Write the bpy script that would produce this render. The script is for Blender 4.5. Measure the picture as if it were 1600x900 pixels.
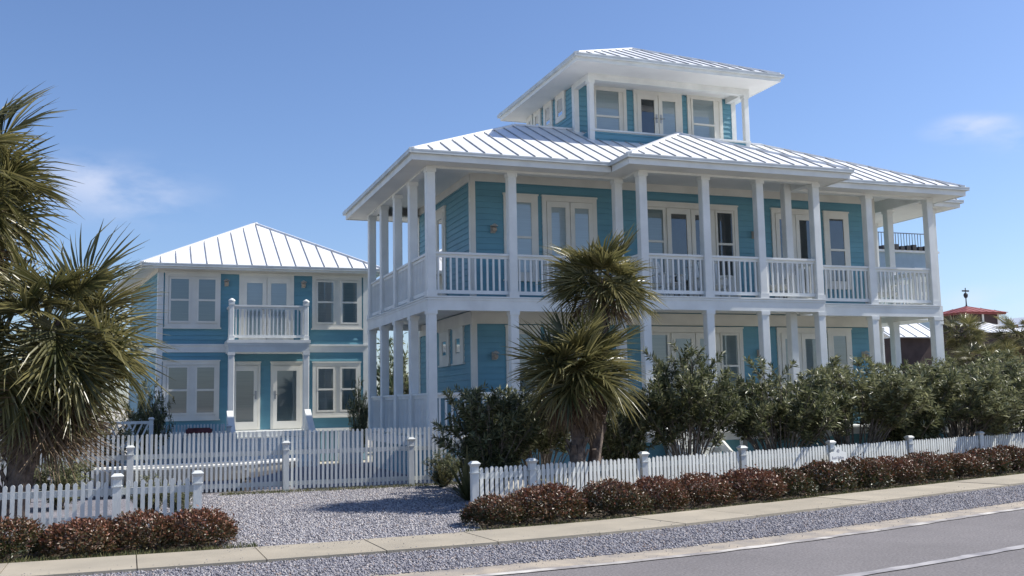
import bpy, bmesh, math, random
import numpy as np
from mathutils import Vector, Matrix
random.seed(7); RNG = np.random.default_rng(7)
for o in list(bpy.data.objects): bpy.data.objects.remove(o)
SC = bpy.context.scene
COL = SC.collection
R_ = math.radians

# ------------------------------------------------------------------ camera
# world: X along the street to the right, Y away from the street, Z up, metres
F_PX = 1585.27; CX, CY = 800.0, 450.0; EYE = np.array([0, 0, 1.7])
v1 = np.array([4350.0, 98.0, F_PX]); v1 /= np.linalg.norm(v1)
v2 = np.array([-582.0, 190.0, F_PX]); v2 /= np.linalg.norm(v2)
vu = np.cross(v2, v1); vu = -vu if vu[1] > 0 else vu
WR = np.array([v1, v2, vu])
def ray(x, y): return WR @ np.array([(x-CX)/F_PX, (y-CY)/F_PX, 1.0])
def at(x, y, Y):                       # photo direction met with the plane Y = const
    d = ray(x, y); return EYE + d*(Y/d[1])
def atz(x, y, z=0.0):                  # photo direction met with the level z
    d = ray(x, y); return EYE + d*((z-EYE[2])/d[2])
cam = bpy.data.cameras.new('camera'); cam.sensor_width = 36; cam.lens = F_PX/1600*36
cam.clip_start = 0.1; cam.clip_end = 6000
camo = bpy.data.objects.new('camera', cam); COL.objects.link(camo)
rt, up, bk = WR@np.array([1, 0, 0]), WR@np.array([0, -1, 0]), WR@np.array([0, 0, -1])
camo.matrix_world = Matrix(((rt[0], up[0], bk[0], 0), (rt[1], up[1], bk[1], 0), (rt[2], up[2], bk[2], 1.7), (0, 0, 0, 1)))
SC.camera = camo

# ------------------------------------------------------------------ sky, sun, exposure
SUN_EL, SUN_AZ = R_(45), R_(8)         # azimuth: degrees in front of +X
sdir = Vector((math.cos(SUN_EL)*math.cos(SUN_AZ), -math.cos(SUN_EL)*math.sin(SUN_AZ), math.sin(SUN_EL)))
W = bpy.data.worlds.new('World'); SC.world = W; W.use_nodes = True
nt = W.node_tree; nt.nodes.clear()
wo = nt.nodes.new('ShaderNodeOutputWorld'); bg = nt.nodes.new('ShaderNodeBackground')
sk = nt.nodes.new('ShaderNodeTexSky'); sk.sky_type = 'NISHITA'; sk.sun_disc = False
sk.sun_elevation = SUN_EL; sk.sun_rotation = R_(90)+SUN_AZ
sk.altitude = 0; sk.air_density = 1.0; sk.dust_density = 0.7; sk.ozone_density = 4.0
bg.inputs[1].default_value = 0.102
def wn(t, **k):
    n = nt.nodes.new(t)
    for a, b in k.items(): setattr(n, a, b)
    return n
def wl(a, b): nt.links.new(a, b)
# thin fair-weather clouds: soft patches in the sky, broken up by noise
tc = wn('ShaderNodeTexCoord'); nz = wn('ShaderNodeTexNoise'); nz.inputs['Scale'].default_value = 15; nz.inputs['Detail'].default_value = 7
mp = wn('ShaderNodeMapping'); mp.inputs['Scale'].default_value = (1, 1, 2.6)
wl(tc.outputs['Generated'], mp.inputs[0]); wl(mp.outputs[0], nz.inputs['Vector'])
acc = None
def cloud(px, py, rx, rz, amp):
    global acc
    d = ray(px, py); d = d/np.linalg.norm(d)
    s = wn('ShaderNodeVectorMath', operation='SUBTRACT'); wl(tc.outputs['Generated'], s.inputs[0]); s.inputs[1].default_value = tuple(d)
    m = wn('ShaderNodeVectorMath', operation='MULTIPLY'); wl(s.outputs[0], m.inputs[0]); m.inputs[1].default_value = (1/rx, 1/rx, 1/rz)
    l = wn('ShaderNodeVectorMath', operation='LENGTH'); wl(m.outputs[0], l.inputs[0])
    r = wn('ShaderNodeMapRange', interpolation_type='SMOOTHSTEP'); r.inputs[1].default_value = 1.0; r.inputs[2].default_value = 0.0
    r.inputs[3].default_value = 0; r.inputs[4].default_value = amp; wl(l.outputs['Value'], r.inputs[0])
    if acc is None: acc = r.outputs[0]
    else:
        a = wn('ShaderNodeMath', operation='ADD'); wl(acc, a.inputs[0]); wl(r.outputs[0], a.inputs[1]); acc = a.outputs[0]
cloud(190, 300, .11, .045, .42); cloud(120, 275, .06, .03, .28); cloud(1520, 199, .055, .018, .62); cloud(1545, 470, .07, .02, .35)
cloud(1680, 210, .09, .02, .7); cloud(-300, 240, .2, .05, .6); cloud(2300, 330, .25, .06, .6)
nr = wn('ShaderNodeMapRange'); nr.inputs[1].default_value = .38; nr.inputs[2].default_value = .62; wl(nz.outputs['Fac'], nr.inputs[0])
cm = wn('ShaderNodeMath', operation='MULTIPLY'); wl(acc, cm.inputs[0]); wl(nr.outputs[0], cm.inputs[1])
hs = wn('ShaderNodeMix', data_type='RGBA', blend_type='MULTIPLY'); hs.inputs[0].default_value = 1.0
hs.inputs[7].default_value = (.94, .972, 1.11, 1); wl(sk.outputs[0], hs.inputs[6])
mx = wn('ShaderNodeMix', data_type='RGBA'); mx.inputs[7].default_value = (5.8, 6.1, 7.2, 1)
wl(cm.outputs[0], mx.inputs[0]); wl(hs.outputs[2], mx.inputs[6])
wl(mx.outputs[2], bg.inputs[0]); wl(bg.outputs[0], wo.inputs[0])
sun = bpy.data.lights.new('sun', 'SUN'); sun.energy = 4.6; sun.angle = R_(0.53); sun.color = (1, .955, .88)
suno = bpy.data.objects.new('sun', sun); COL.objects.link(suno)
suno.rotation_euler = (-sdir).to_track_quat('-Z', 'Y').to_euler(); suno.location = sdir*60
SC.view_settings.view_transform = 'Standard'; SC.view_settings.look = 'None'
SC.view_settings.exposure = 0.50; SC.view_settings.gamma = 1.0

# ------------------------------------------------------------------ materials
def mat(name, col, rough=.6, var=.12, scale=3.0, col2=None, bump=0.0, bscale=60, spec=.4, rand=0.0, detail=5, metal=0.0, coat=0.0, streak=None, lo=.35, hi=.65, wear=None):
    m = bpy.data.materials.new(name); m.use_nodes = True
    n = m.node_tree.nodes; L = m.node_tree.links; p = n['Principled BSDF']
    tcn = n.new('ShaderNodeTexCoord'); src = tcn.outputs['Object']
    if streak:
        mpn = n.new('ShaderNodeMapping'); mpn.inputs['Scale'].default_value = streak; L.new(src, mpn.inputs[0]); src = mpn.outputs[0]
    no = n.new('ShaderNodeTexNoise'); no.inputs['Scale'].default_value = scale; no.inputs['Detail'].default_value = detail; L.new(src, no.inputs['Vector'])
    cr = n.new('ShaderNodeValToRGB')
    c2 = col2 if col2 else tuple(c*(1-var*2) for c in col)
    cr.color_ramp.elements[0].position = lo; cr.color_ramp.elements[1].position = hi
    cr.color_ramp.elements[0].color = (*c2, 1); cr.color_ramp.elements[1].color = (*col, 1)
    L.new(no.outputs['Fac'], cr.inputs[0]); out = cr.outputs[0]
    if rand:
        oi = n.new('ShaderNodeObjectInfo'); mr = n.new('ShaderNodeMapRange'); mr.inputs[3].default_value = 1-rand; mr.inputs[4].default_value = 1.0
        L.new(oi.outputs['Random'], mr.inputs[0])
        mm = n.new('ShaderNodeVectorMath'); mm.operation = 'SCALE'; L.new(out, mm.inputs[0]); L.new(mr.outputs[0], mm.inputs['Scale']); out = mm.outputs[0]
    if wear:                           # broad uneven fading and dirt
        ws, wa = wear; n2 = n.new('ShaderNodeTexNoise'); n2.inputs['Scale'].default_value = ws; n2.inputs['Detail'].default_value = 6; n2.inputs['Roughness'].default_value = .65
        L.new(tcn.outputs['Object'], n2.inputs['Vector']); m2 = n.new('ShaderNodeMapRange'); m2.inputs[1].default_value = .3; m2.inputs[2].default_value = .7; m2.inputs[3].default_value = 1-wa; m2.inputs[4].default_value = 1+wa*.6
        L.new(n2.outputs['Fac'], m2.inputs[0]); mm2 = n.new('ShaderNodeVectorMath'); mm2.operation = 'SCALE'; L.new(out, mm2.inputs[0]); L.new(m2.outputs[0], mm2.inputs['Scale']); out = mm2.outputs[0]
    L.new(out, p.inputs['Base Color'])
    p.inputs['Roughness'].default_value = rough; p.inputs['Specular IOR Level'].default_value = spec; p.inputs['Metallic'].default_value = metal
    p.inputs['Coat Weight'].default_value = coat
    if bump:
        nb = n.new('ShaderNodeTexNoise'); nb.inputs['Scale'].default_value = bscale; nb.inputs['Detail'].default_value = 4; L.new(src, nb.inputs['Vector'])
        b = n.new('ShaderNodeBump'); b.inputs['Strength'].default_value = bump; b.inputs['Distance'].default_value = .02
        L.new(nb.outputs['Fac'], b.inputs['Height']); L.new(b.outputs[0], p.inputs['Normal'])
    return m
def leafmat(name, col, col2, rough=.45, trans=.25, var=.3, spec=.35):
    """leaf: tint attribute picks between the two leaf colours, a little light passes through"""
    m = bpy.data.materials.new(name); m.use_nodes = True
    n = m.node_tree.nodes; L = m.node_tree.links; p = n['Principled BSDF']; out = n['Material Output']
    a = n.new('ShaderNodeAttribute'); a.attribute_name = 'tint'
    oi = n.new('ShaderNodeObjectInfo'); ad = n.new('ShaderNodeMath'); ad.operation = 'MULTIPLY_ADD'
    ad.inputs[1].default_value = var; L.new(oi.outputs['Random'], ad.inputs[0]); L.new(a.outputs['Fac'], ad.inputs[2])
    cr = n.new('ShaderNodeValToRGB')
    cr.color_ramp.elements[0].color = (*col, 1); cr.color_ramp.elements[1].color = (*col2, 1)
    cr.color_ramp.elements[0].position = .15; cr.color_ramp.elements[1].position = 1.1 if False else 1.0
    L.new(ad.outputs[0], cr.inputs[0]); L.new(cr.outputs[0], p.inputs['Base Color'])
    p.inputs['Roughness'].default_value = rough; p.inputs['Specular IOR Level'].default_value = spec
    t = n.new('ShaderNodeBsdfTranslucent'); L.new(cr.outputs[0], t.inputs[0])
    mxs = n.new('ShaderNodeMixShader'); mxs.inputs[0].default_value = trans
    L.new(p.outputs[0], mxs.inputs[1]); L.new(t.outputs[0], mxs.inputs[2]); L.new(mxs.outputs[0], out.inputs[0])
    return m
def glassmat():
    m = bpy.data.materials.new('window_glass'); m.use_nodes = True
    n = m.node_tree.nodes; L = m.node_tree.links; n.remove(n['Principled BSDF']); out = n['Material Output']
    g = n.new('ShaderNodeBsdfGlossy'); g.inputs['Roughness'].default_value = .03
    t = n.new('ShaderNodeBsdfTransparent'); t.inputs[0].default_value = (.80, .86, .86, 1)
    f = n.new('ShaderNodeFresnel'); f.inputs[0].default_value = 1.52
    a = n.new('ShaderNodeMath'); a.operation = 'MULTIPLY_ADD'; a.inputs[1].default_value = 1.6; a.inputs[2].default_value = .07; L.new(f.outputs[0], a.inputs[0])
    no = n.new('ShaderNodeTexNoise'); no.inputs['Scale'].default_value = 1.6; b = n.new('ShaderNodeBump'); b.inputs['Strength'].default_value = .03
    L.new(no.outputs['Fac'], b.inputs['Height']); L.new(b.outputs[0], g.inputs['Normal'])
    x = n.new('ShaderNodeMixShader'); L.new(a.outputs[0], x.inputs[0]); L.new(t.outputs[0], x.inputs[1]); L.new(g.outputs[0], x.inputs[2]); L.new(x.outputs[0], out.inputs[0])
    return m
def tintmat(name, ramp, rough=.8):
    """loose pebbles: one colour per stone out of a ramp"""
    m = bpy.data.materials.new(name); m.use_nodes = True
    n = m.node_tree.nodes; L = m.node_tree.links; p = n['Principled BSDF']
    a = n.new('ShaderNodeAttribute'); a.attribute_name = 'tint'; cr = n.new('ShaderNodeValToRGB')
    e = cr.color_ramp.elements
    while len(e) < len(ramp): e.new(.5)
    for i, (q, c) in enumerate(ramp): e[i].position = q; e[i].color = (*c, 1)
    L.new(a.outputs['Fac'], cr.inputs[0]); L.new(cr.outputs[0], p.inputs['Base Color']); p.inputs['Roughness'].default_value = rough
    return m
M = dict(
 white=mat('white_paint', (.795, .81, .785), .5, .05, 2.2, bump=.05, bscale=40, rand=.05, wear=(1.3, .06)),
 fence=mat('fence_paint', (.80, .82, .79), .55, .09, 5, bump=.12, bscale=50, rand=.13, streak=(1, 1, .25), wear=(4, .08)),
 cream=mat('cream_trim', (.76, .74, .67), .5, .05, 2.0, bump=.05, bscale=40),
 ceiling=mat('porch_ceiling_paint', (.78, .78, .75), .6, .04, 1.2),
 blue=mat('blue_clapboard_paint', (.140, .325, .405), .5, .07, 1.6, col2=(.124, .290, .365), bump=.06, bscale=70, streak=(.5, .5, 3), wear=(.8, .09)),
 paleblue=mat('pale_blue_skirting', (.26, .42, .52), .6, .1, 3),
 roof=mat('white_roof_metal', (.84, .85, .86), .38, .05, 1.0, bump=.03, bscale=6, rand=.05, spec=.5),
 seam=mat('grey_seam', (.42, .42, .41), .6, .15, 4),  # seam ribs, greyer than the white panels
 gutter=mat('gutter_paint', (.62, .66, .66), .45, .1, 3),
 glass=glassmat(),
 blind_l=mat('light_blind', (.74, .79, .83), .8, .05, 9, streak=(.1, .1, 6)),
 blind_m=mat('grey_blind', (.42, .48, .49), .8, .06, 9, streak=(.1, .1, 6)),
 dark=mat('painted_room_shade', (.075, .085, .10), .8, .2, 2),  # shade of unlit rooms behind the glass, put into one flat colour
 metal=mat('door_metal', (.45, .44, .42), .35, .1, 8, metal=.8),
 bronze=mat('lamp_bronze', (.45, .42, .37), .5, .1, 8),
 lampglass=mat('lamp_glass', (.45, .36, .27), .3, .1, 8),
 asphalt=mat('old_asphalt', (.235, .218, .216), .9, .1, 38, col2=(.150, .139, .138), bump=.5, bscale=150, detail=8, wear=(.55, .16)),
 line=mat('worn_road_paint', (.60, .57, .52), .8, .2, 2.2, col2=(.27, .25, .24), lo=.44, hi=.66, detail=10),
 line2=mat('faded_road_paint', (.40, .385, .38), .8, .2, 3, col2=(.21, .20, .21), lo=.38, hi=.62, detail=10),
 edge=mat('sandy_road_edge', (.42, .36, .28), .9, .15, 2.5, col2=(.26, .235, .21), bump=.4, bscale=90),
 walk=mat('sidewalk_concrete', (.42, .37, .285), .9, .08, 1.6, col2=(.36, .32, .25), bump=.25, bscale=120, rand=.12, wear=(.9, .12)),
 gravelbed=mat('gravel_bed', (.30, .29, .32), .95, .2, 22, col2=(.15, .145, .165), bump=.9, bscale=70, wear=(.5, .25)),
 sand=mat('sandy_ground', (.50, .46, .39), .95, .12, .7, col2=(.33, .31, .25), bump=.5, bscale=30),
 mulch=mat('leaf_litter', (.22, .175, .125), .95, .3, 9, col2=(.10, .08, .06), bump=1.0, bscale=45),
 bark=mat('palm_bark', (.19, .145, .115), .95, .3, 9, col2=(.075, .058, .05), bump=1.0, bscale=18),
 stem=mat('shrub_bark', (.24, .205, .175), .9, .3, 12, col2=(.10, .085, .07)),
 oleander=leafmat('oleander_leaf', (.058, .074, .030), (.340, .345, .190), .38, .34, .3, .45),
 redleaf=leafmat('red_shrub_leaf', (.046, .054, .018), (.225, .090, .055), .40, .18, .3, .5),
 dryleaf=leafmat('brown_shrub_leaf', (.05, .035, .025), (.20, .16, .11), .6, .15),
 palmleaf=leafmat('palm_leaf', (.050, .058, .020), (.300, .265, .110), .34, .34, .25, .5),
 palmdead=leafmat('dead_palm_leaf', (.075, .050, .032), (.27, .195, .125), .7, .2),
 grass=leafmat('grass_blade', (.06, .085, .025), (.22, .20, .09), .6, .25),
 boathull=mat('cream_hull', (.70, .66, .57), .35, .06, 2, coat=.2),
 boatrim=mat('white_gunwale', (.80, .80, .77), .4, .05, 2),
 tyre=mat('black_rubber', (.03, .03, .03), .8, .2, 5),
 redroof=mat('red_roof', (.30, .07, .06), .6, .15, 3),
 brown=mat('brown_wall', (.085, .055, .05), .8, .15, 3),
 bgblue=mat('grey_blue_wall', (.33, .43, .50), .7, .06, 2),
 bgrail=mat('iron_rail', (.16, .18, .20), .5, .1, 3),
 tile=mat('dark_tile', (.055, .055, .06), .7, .15, 4),
 signred=mat('dark_red_board', (.17, .05, .055), .7, .2, 6),
 ink=mat('sign_lettering', (.30, .31, .36), .7, .1, 10),
 soil=mat('potting_soil', (.05, .04, .03), .95, .2, 10),
 pebble2=tintmat('drive_pebbles', [(0, (.11, .105, .115)), (.35, (.26, .25, .27)), (.7, (.37, .36, .375)), (.9, (.55, .52, .49)), (1.0, (.30, .22, .18))]),
 pebble=tintmat('pebbles', [(0, (.07, .068, .08)), (.35, (.185, .18, .205)), (.7, (.28, .275, .30)), (.9, (.44, .415, .40)), (1.0, (.24, .17, .14))]),
)

# ------------------------------------------------------------------ helpers
WL = {}                                # world position of every parent (parents are never rotated unless noted)
def link(o, parent=None, loc=(0, 0, 0)):
    COL.objects.link(o); o.location = loc
    WL[o.name] = Vector(loc)
    if parent is not None:
        o.parent = parent; o.location = Vector(loc)-WL[parent.name]
    return o
def tag(o, label=None, cat=None, group=None, kind=None):
    if label: o['label'] = label
    if cat: o['category'] = cat
    if group: o['group'] = group
    if kind: o['kind'] = kind
    return o
def empty(name, loc, label, cat, group=None):
    o = bpy.data.objects.new(name, None); o.empty_display_size = .2
    link(o, None, loc); return tag(o, label, cat, group)
class Fr:                              # a wall: origin, direction along it, outward normal
    def __init__(s, o, u, n): s.o = Vector((*o, 0)); s.u = Vector((*u, 0)).normalized(); s.n = Vector((*n, 0)).normalized()
    def p(s, u, z, n=0): return s.o+s.u*u+s.n*n+Vector((0, 0, z))
class MB:
    def __init__(s): s.v = []; s.f = []
    def add(s, vs, fs):
        b = len(s.v); s.v += [tuple(v) for v in vs]; s.f += [tuple(i+b for i in f) for f in fs]; return s
    def hexa(s, p): return s.add(p, [(0, 3, 2, 1), (4, 5, 6, 7), (0, 1, 5, 4), (1, 2, 6, 5), (2, 3, 7, 6), (3, 0, 4, 7)])
    def box(s, x0, x1, y0, y1, z0, z1):
        return s.hexa([(x0, y0, z0), (x1, y0, z0), (x1, y1, z0), (x0, y1, z0), (x0, y0, z1), (x1, y0, z1), (x1, y1, z1), (x0, y1, z1)])
    def fbox(s, fr, u0, u1, z0, z1, n0, n1):
        return s.hexa([fr.p(u0, z0, n0), fr.p(u1, z0, n0), fr.p(u1, z0, n1), fr.p(u0, z0, n1), fr.p(u0, z1, n0), fr.p(u1, z1, n0), fr.p(u1, z1, n1), fr.p(u0, z1, n1)])
    def bar(s, a, b, w, h, upv=Vector((0, 0, 1))):
        a = Vector(a); b = Vector(b); d = (b-a).normalized(); sd = d.cross(upv)
        if sd.length < 1e-4: sd = d.cross(Vector((0, 1, 0)))
        sd.normalize(); u = sd.cross(d)
        q = [(-w/2, -h/2), (w/2, -h/2), (w/2, h/2), (-w/2, h/2)]
        return s.hexa([a+sd*i+u*j for i, j in q]+[b+sd*i+u*j for i, j in q])
    def quad(s, a, b, c, d): return s.add([a, b, c, d], [(0, 1, 2, 3)])
    def prism(s, poly, vec):
        n = len(poly); vec = Vector(vec); top = [Vector(p)+vec for p in poly]
        return s.add([Vector(p) for p in poly]+top, [tuple(range(n))[::-1], tuple(range(n, 2*n))]+[(i, (i+1) % n, n+(i+1) % n, n+i) for i in range(n)])
    def tube(s, pts, rad, n=6, cap=True, jit=0):
        pts = [Vector(p) for p in pts]; rings = []
        for i, p in enumerate(pts):
            d = (pts[min(i+1, len(pts)-1)]-pts[max(i-1, 0)]).normalized()
            a = d.cross(Vector((.31, .95, .05))); a.normalize(); b = d.cross(a)
            r = rad[i] if hasattr(rad, '__len__') else rad
            rings.append([p+(a*math.cos(2*math.pi*k/n)+b*math.sin(2*math.pi*k/n))*r*(1+random.uniform(-jit, jit)) for k in range(n)])
        vs = [v for r in rings for v in r]; fs = []
        for i in range(len(pts)-1):
            for k in range(n): fs.append((i*n+k, i*n+(k+1) % n, (i+1)*n+(k+1) % n, (i+1)*n+k))
        if cap: fs += [tuple(range(n))[::-1], tuple(range((len(pts)-1)*n, len(pts)*n))]
        return s.add(vs, fs)
    def lathe(s, c, prof, n=12):
        vs = []; fs = []
        for r, z in prof:
            for k in range(n): vs.append((c[0]+r*math.cos(2*math.pi*k/n), c[1]+r*math.sin(2*math.pi*k/n), c[2]+z))
        m = len(prof)
        for i in range(m-1):
            for k in range(n): fs.append((i*n+k, i*n+(k+1) % n, (i+1)*n+(k+1) % n, (i+1)*n+k))
        fs += [tuple(range(n))[::-1], tuple(range((m-1)*n, m*n))]
        return s.add(vs, fs)
    def mesh(s, name, m, smooth=False, fix=True):
        me = bpy.data.meshes.new(name); me.from_pydata(s.v, [], s.f)
        if fix:
            bm = bmesh.new(); bm.from_mesh(me); bmesh.ops.recalc_face_normals(bm, faces=bm.faces); bm.to_mesh(me); bm.free()
        me.materials.append(m)
        if smooth: me.polygons.foreach_set('use_smooth', [True]*len(me.polygons))
        me.update(); return me
    def build(s, name, m, parent=None, smooth=False, fix=True, loc=(0, 0, 0)):
        return link(bpy.data.objects.new(name, s.mesh(name, m, smooth, fix)), parent, loc)
def inst(name, me, parent, loc, rz=0):
    o = bpy.data.objects.new(name, me); link(o, parent, loc)
    if rz: o.rotation_euler = (0, 0, rz)
    return o
def struct(o): o['kind'] = 'structure'; return o
ORD = ['first', 'second', 'third', 'fourth', 'fifth', 'sixth', 'seventh', 'eighth', 'ninth', 'tenth', 'eleventh', 'twelfth', 'thirteenth', 'fourteenth', 'fifteenth', 'sixteenth', 'seventeenth', 'eighteenth', 'nineteenth', 'twentieth']

# ------------------------------------------------------------------ ground, road, sidewalk
def far(X):
    q = X-5.0; return 12.68+.305*(math.sqrt(q*q+4)+q)/2
def swp(X, off):                       # a point `off` metres streetward of the sidewalk's far edge
    s = (far(X+.01)-far(X-.01))/.02; l = math.hypot(1, s)
    return (X+off*s/l, far(X)-off/l)
def strip(name, o0, o1, z, m, X0=-60, X1=80, step=.5, wob=0, parent=None, mb=None):
    vs = []; fs = []; n = 0; X = X0
    while X <= X1+1e-6:
        st = step if -8 < X < 30 else 4
        w0 = random.uniform(-wob, wob) if -6 < X < 26 else 0; w1 = random.uniform(-wob, wob) if -6 < X < 26 else 0
        a = swp(X, o0+w0); b = swp(X, o1+w1); vs += [(*a, z), (*b, z)]; n += 1; X += st
    for i in range(n-1): fs.append((2*i, 2*i+1, 2*i+3, 2*i+2))
    q = MB().add(vs, fs); return q.build(name, m, parent, fix=False)
g = MB(); S = 2500
g.quad((-S, -S, -.012), (S, -S, -.012), (S, S, -.012), (-S, S, -.012))
struct(g.build('ground', M['sand'], fix=False))
strip_road = struct(strip('road', 2.62, 10.5, -.002, M['asphalt'], step=1))
struct(strip('road_shoulder', 2.42, 2.98, .003, M['edge'], step=.12, wob=.07))
def marking(o, w, X0, X1, m_):
    return strip('road_line', o-w/2, o+w/2, .007, m_, X0, X1, .25, .02, parent=strip_road)
marking(3.02, .13, -60, 80, M['line']); marking(4.95, .13, -60, 80, M['line2'])
struct(strip('gravel_verge', 1.05, 2.50, .002, M['gravelbed'], step=.15, wob=.04))
struct(strip('planting_bed', -2.9, -.02, .002, M['mulch'], 3.7, 60, step=.2, wob=.04))
struct(strip('planting_bed', -2.9, -.02, .002, M['mulch'], -30, 1.25, step=.2, wob=.04))
dr = MB().add([(-5, 12.6, .006), (3.9, 12.66, .006), (4.9, 15.2, .006), (5.6, 16.6, .006), (7.0, 21.3, .006), (7.2, 30.5, .006), (-7, 30.5, .006), (-5, 16, .006), (1.0, 15.6, .006), (1.0, 12.66, .006)],
              [(1, 2, 9), (2, 8, 9), (2, 3, 8), (3, 4, 8), (4, 7, 8), (4, 5, 6), (4, 6, 7)])
struct(dr.build('driveway', M['gravelbed'], fix=False))
walk = struct(bpy.data.objects.new('sidewalk', None)); link(walk)
X = -15.96
k = 0
while X < 34:
    X1 = X+1.33; n = 6; top = []; bot = []
    e = .006
    for i in range(n+1):
        xx = X+e+(X1-X-2*e)*i/n
        top.append(Vector((*swp(xx, 0), 0))); bot.append(Vector((*swp(xx, 1.10), 0)))
    dz = random.uniform(-.004, .004)
    q = MB(); ring = top+bot[::-1]
    q.prism([p+Vector((0, 0, -.05)) for p in ring], (0, 0, .092+dz)); q.build('slab', M['walk'], walk)
    X = X1; k += 1
# loose stones on the gravel
def pebbles(name, pts, z, r0, r1, m='pebble'):
    n = len(pts); P = np.zeros((n, 3)); P[:, :2] = pts; r = RNG.uniform(r0, r1, n)
    base = np.array([[1, 0, 0], [0, 1, 0], [-1, 0, 0], [0, -1, 0], [0, 0, .75], [0, 0, -.5]])
    ang = RNG.uniform(0, 6.283, n); c, s_ = np.cos(ang), np.sin(ang)
    V = base[None]*RNG.uniform(.7, 1.3, (n, 6, 3))
    x = V[:, :, 0]*c[:, None]-V[:, :, 1]*s_[:, None]; y = V[:, :, 0]*s_[:, None]+V[:, :, 1]*c[:, None]
    V = np.stack([x, y, V[:, :, 2]], 2)*r[:, None, None]
    P[:, 2] = z+r*.25; V += P[:, None]
    F = np.array([[0, 1, 4], [1, 2, 4], [2, 3, 4], [3, 0, 4], [1, 0, 5], [2, 1, 5], [3, 2, 5], [0, 3, 5]])
    faces = (F[None]+(np.arange(n)*6)[:, None, None]).reshape(-1, 3)
    return tri_mesh(name, V.reshape(-1, 3), faces, np.repeat(RNG.random(n), 6), M[m])
def tri_mesh(name, V, faces, tint, m):
    me = bpy.data.meshes.new(name); me.vertices.add(len(V)); me.vertices.foreach_set('co', V.astype(np.float32).ravel())
    nf = len(faces); w = faces.shape[1]
    me.loops.add(nf*w); me.loops.foreach_set('vertex_index', faces.astype(np.int32).ravel())
    me.polygons.add(nf); me.polygons.foreach_set('loop_start', np.arange(nf, dtype=np.int32)*w)
    me.update(calc_edges=True)
    a = me.attributes.new('tint', 'FLOAT', 'POINT'); a.data.foreach_set('value', np.asarray(tint, np.float32))
    me.materials.append(m); return me
pts = np.stack([RNG.uniform(.3, 6.6, 62000), RNG.uniform(12.72, 21.2, 62000)], 1)
keep = ((pts[:, 1] > 15.3) | ((pts[:, 0] > 1.05) & (pts[:, 0] < 4.3+(pts[:, 1]-13)*.25))) & (pts[:, 0] < 4.5+(pts[:, 1]-13)*.28)
pts = pts[keep]
tag(link(bpy.data.objects.new('driveway_gravel', pebbles('driveway_gravel', pts, .006, .008, .021, 'pebble2'))), 'loose grey gravel stones spread over the driveway', 'gravel', kind='stuff')
xs = RNG.uniform(-4, 22, 66000); of = RNG.uniform(1.06, 2.52, 66000)
pts = np.array([swp(a, b) for a, b in zip(xs, of)])
tag(link(bpy.data.objects.new('verge_gravel', pebbles('verge_gravel', pts, .002, .008, .020))), 'loose bluish gravel stones between the sidewalk and the road', 'gravel', kind='stuff')

sp_ = [swp(random.uniform(-4, 20), 1.08-abs(random.gauss(0, .16))) for _ in range(260)]+[swp(random.uniform(1, 4.4), abs(random.gauss(0, .22))) for _ in range(140)]
tag(link(bpy.data.objects.new('spilled_gravel', pebbles('spilled_gravel', np.array(sp_), .043, .004, .009))), 'stray gravel stones spilled onto the sidewalk', 'gravel', kind='stuff')
sp_ = [swp(random.uniform(-4, 22), 2.5+abs(random.gauss(0, .25))) for _ in range(500)]
tag(link(bpy.data.objects.new('spilled_gravel', pebbles('spilled_gravel', np.array(sp_), .006, .004, .009))), 'stray gravel stones spilled onto the road edge', 'gravel', kind='stuff')
# ------------------------------------------------------------------ building kit
def lap(parent, fr, u0, u1, z0, z1, m, e=.15):
    q = MB(); z = z0
    while z < z1-1e-4:
        t = min(z+e, z1)
        q.quad(fr.p(u0, z, .024), fr.p(u1, z, .024), fr.p(u1, t, .006), fr.p(u0, t, .006))
        q.quad(fr.p(u0, z, 0), fr.p(u1, z, 0), fr.p(u1, z, .024), fr.p(u0, z, .024)); z = t
    o = q.build('siding', m, parent, fix=False); o['kind'] = 'stuff'; return o
def rim(q, fr, u0, u1, z0, z1, w, n0, n1):
    q.fbox(fr, u0, u1, z1-w, z1, n0, n1); q.fbox(fr, u0, u1, z0, z0+w, n0, n1)
    q.fbox(fr, u0, u0+w, z0+w, z1-w, n0, n1); q.fbox(fr, u1-w, u1, z0+w, z1-w, n0, n1)
def sash(parent, fr, u0, u1, z0, z1, blind, m):
    meet = z1-z0 > .7
    q = MB(); rim(q, fr, u0, u1, z0, z1, .055, .030, .062)
    zm = z0+(z1-z0)*.5
    if meet: q.fbox(fr, u0+.05, u1-.05, zm-.028, zm+.028, .030, .070)
    w = q.build('sash', m, parent)
    p = MB(); p.quad(fr.p(u0+.05, z0+.05, .044), fr.p(u1-.05, z0+.05, .044), fr.p(u1-.05, z1-.05, .044), fr.p(u0+.05, z1-.05, .044)); p.build('pane', M['glass'], parent, fix=False)
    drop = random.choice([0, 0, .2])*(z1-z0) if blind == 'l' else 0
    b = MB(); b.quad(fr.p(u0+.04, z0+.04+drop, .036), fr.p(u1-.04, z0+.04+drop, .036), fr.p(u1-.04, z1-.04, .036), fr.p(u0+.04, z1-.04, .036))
    b.build('blind' if blind != 'dark' else 'room_shade_panel', M[{'l': 'blind_l', 'm': 'blind_m', 'dark': 'dark'}[blind]], parent, fix=False)  # the dark variant is a flat panel with the room's shade as its colour
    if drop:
        b = MB(); b.quad(fr.p(u0+.04, z0+.04, .034), fr.p(u1-.04, z0+.04, .034), fr.p(u1-.04, z0+.06+drop, .034), fr.p(u0+.04, z0+.06+drop, .034)); b.build('room_shade_panel', M['dark'], parent, fix=False)  # below the blind: flat panel painted as the unlit room
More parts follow.
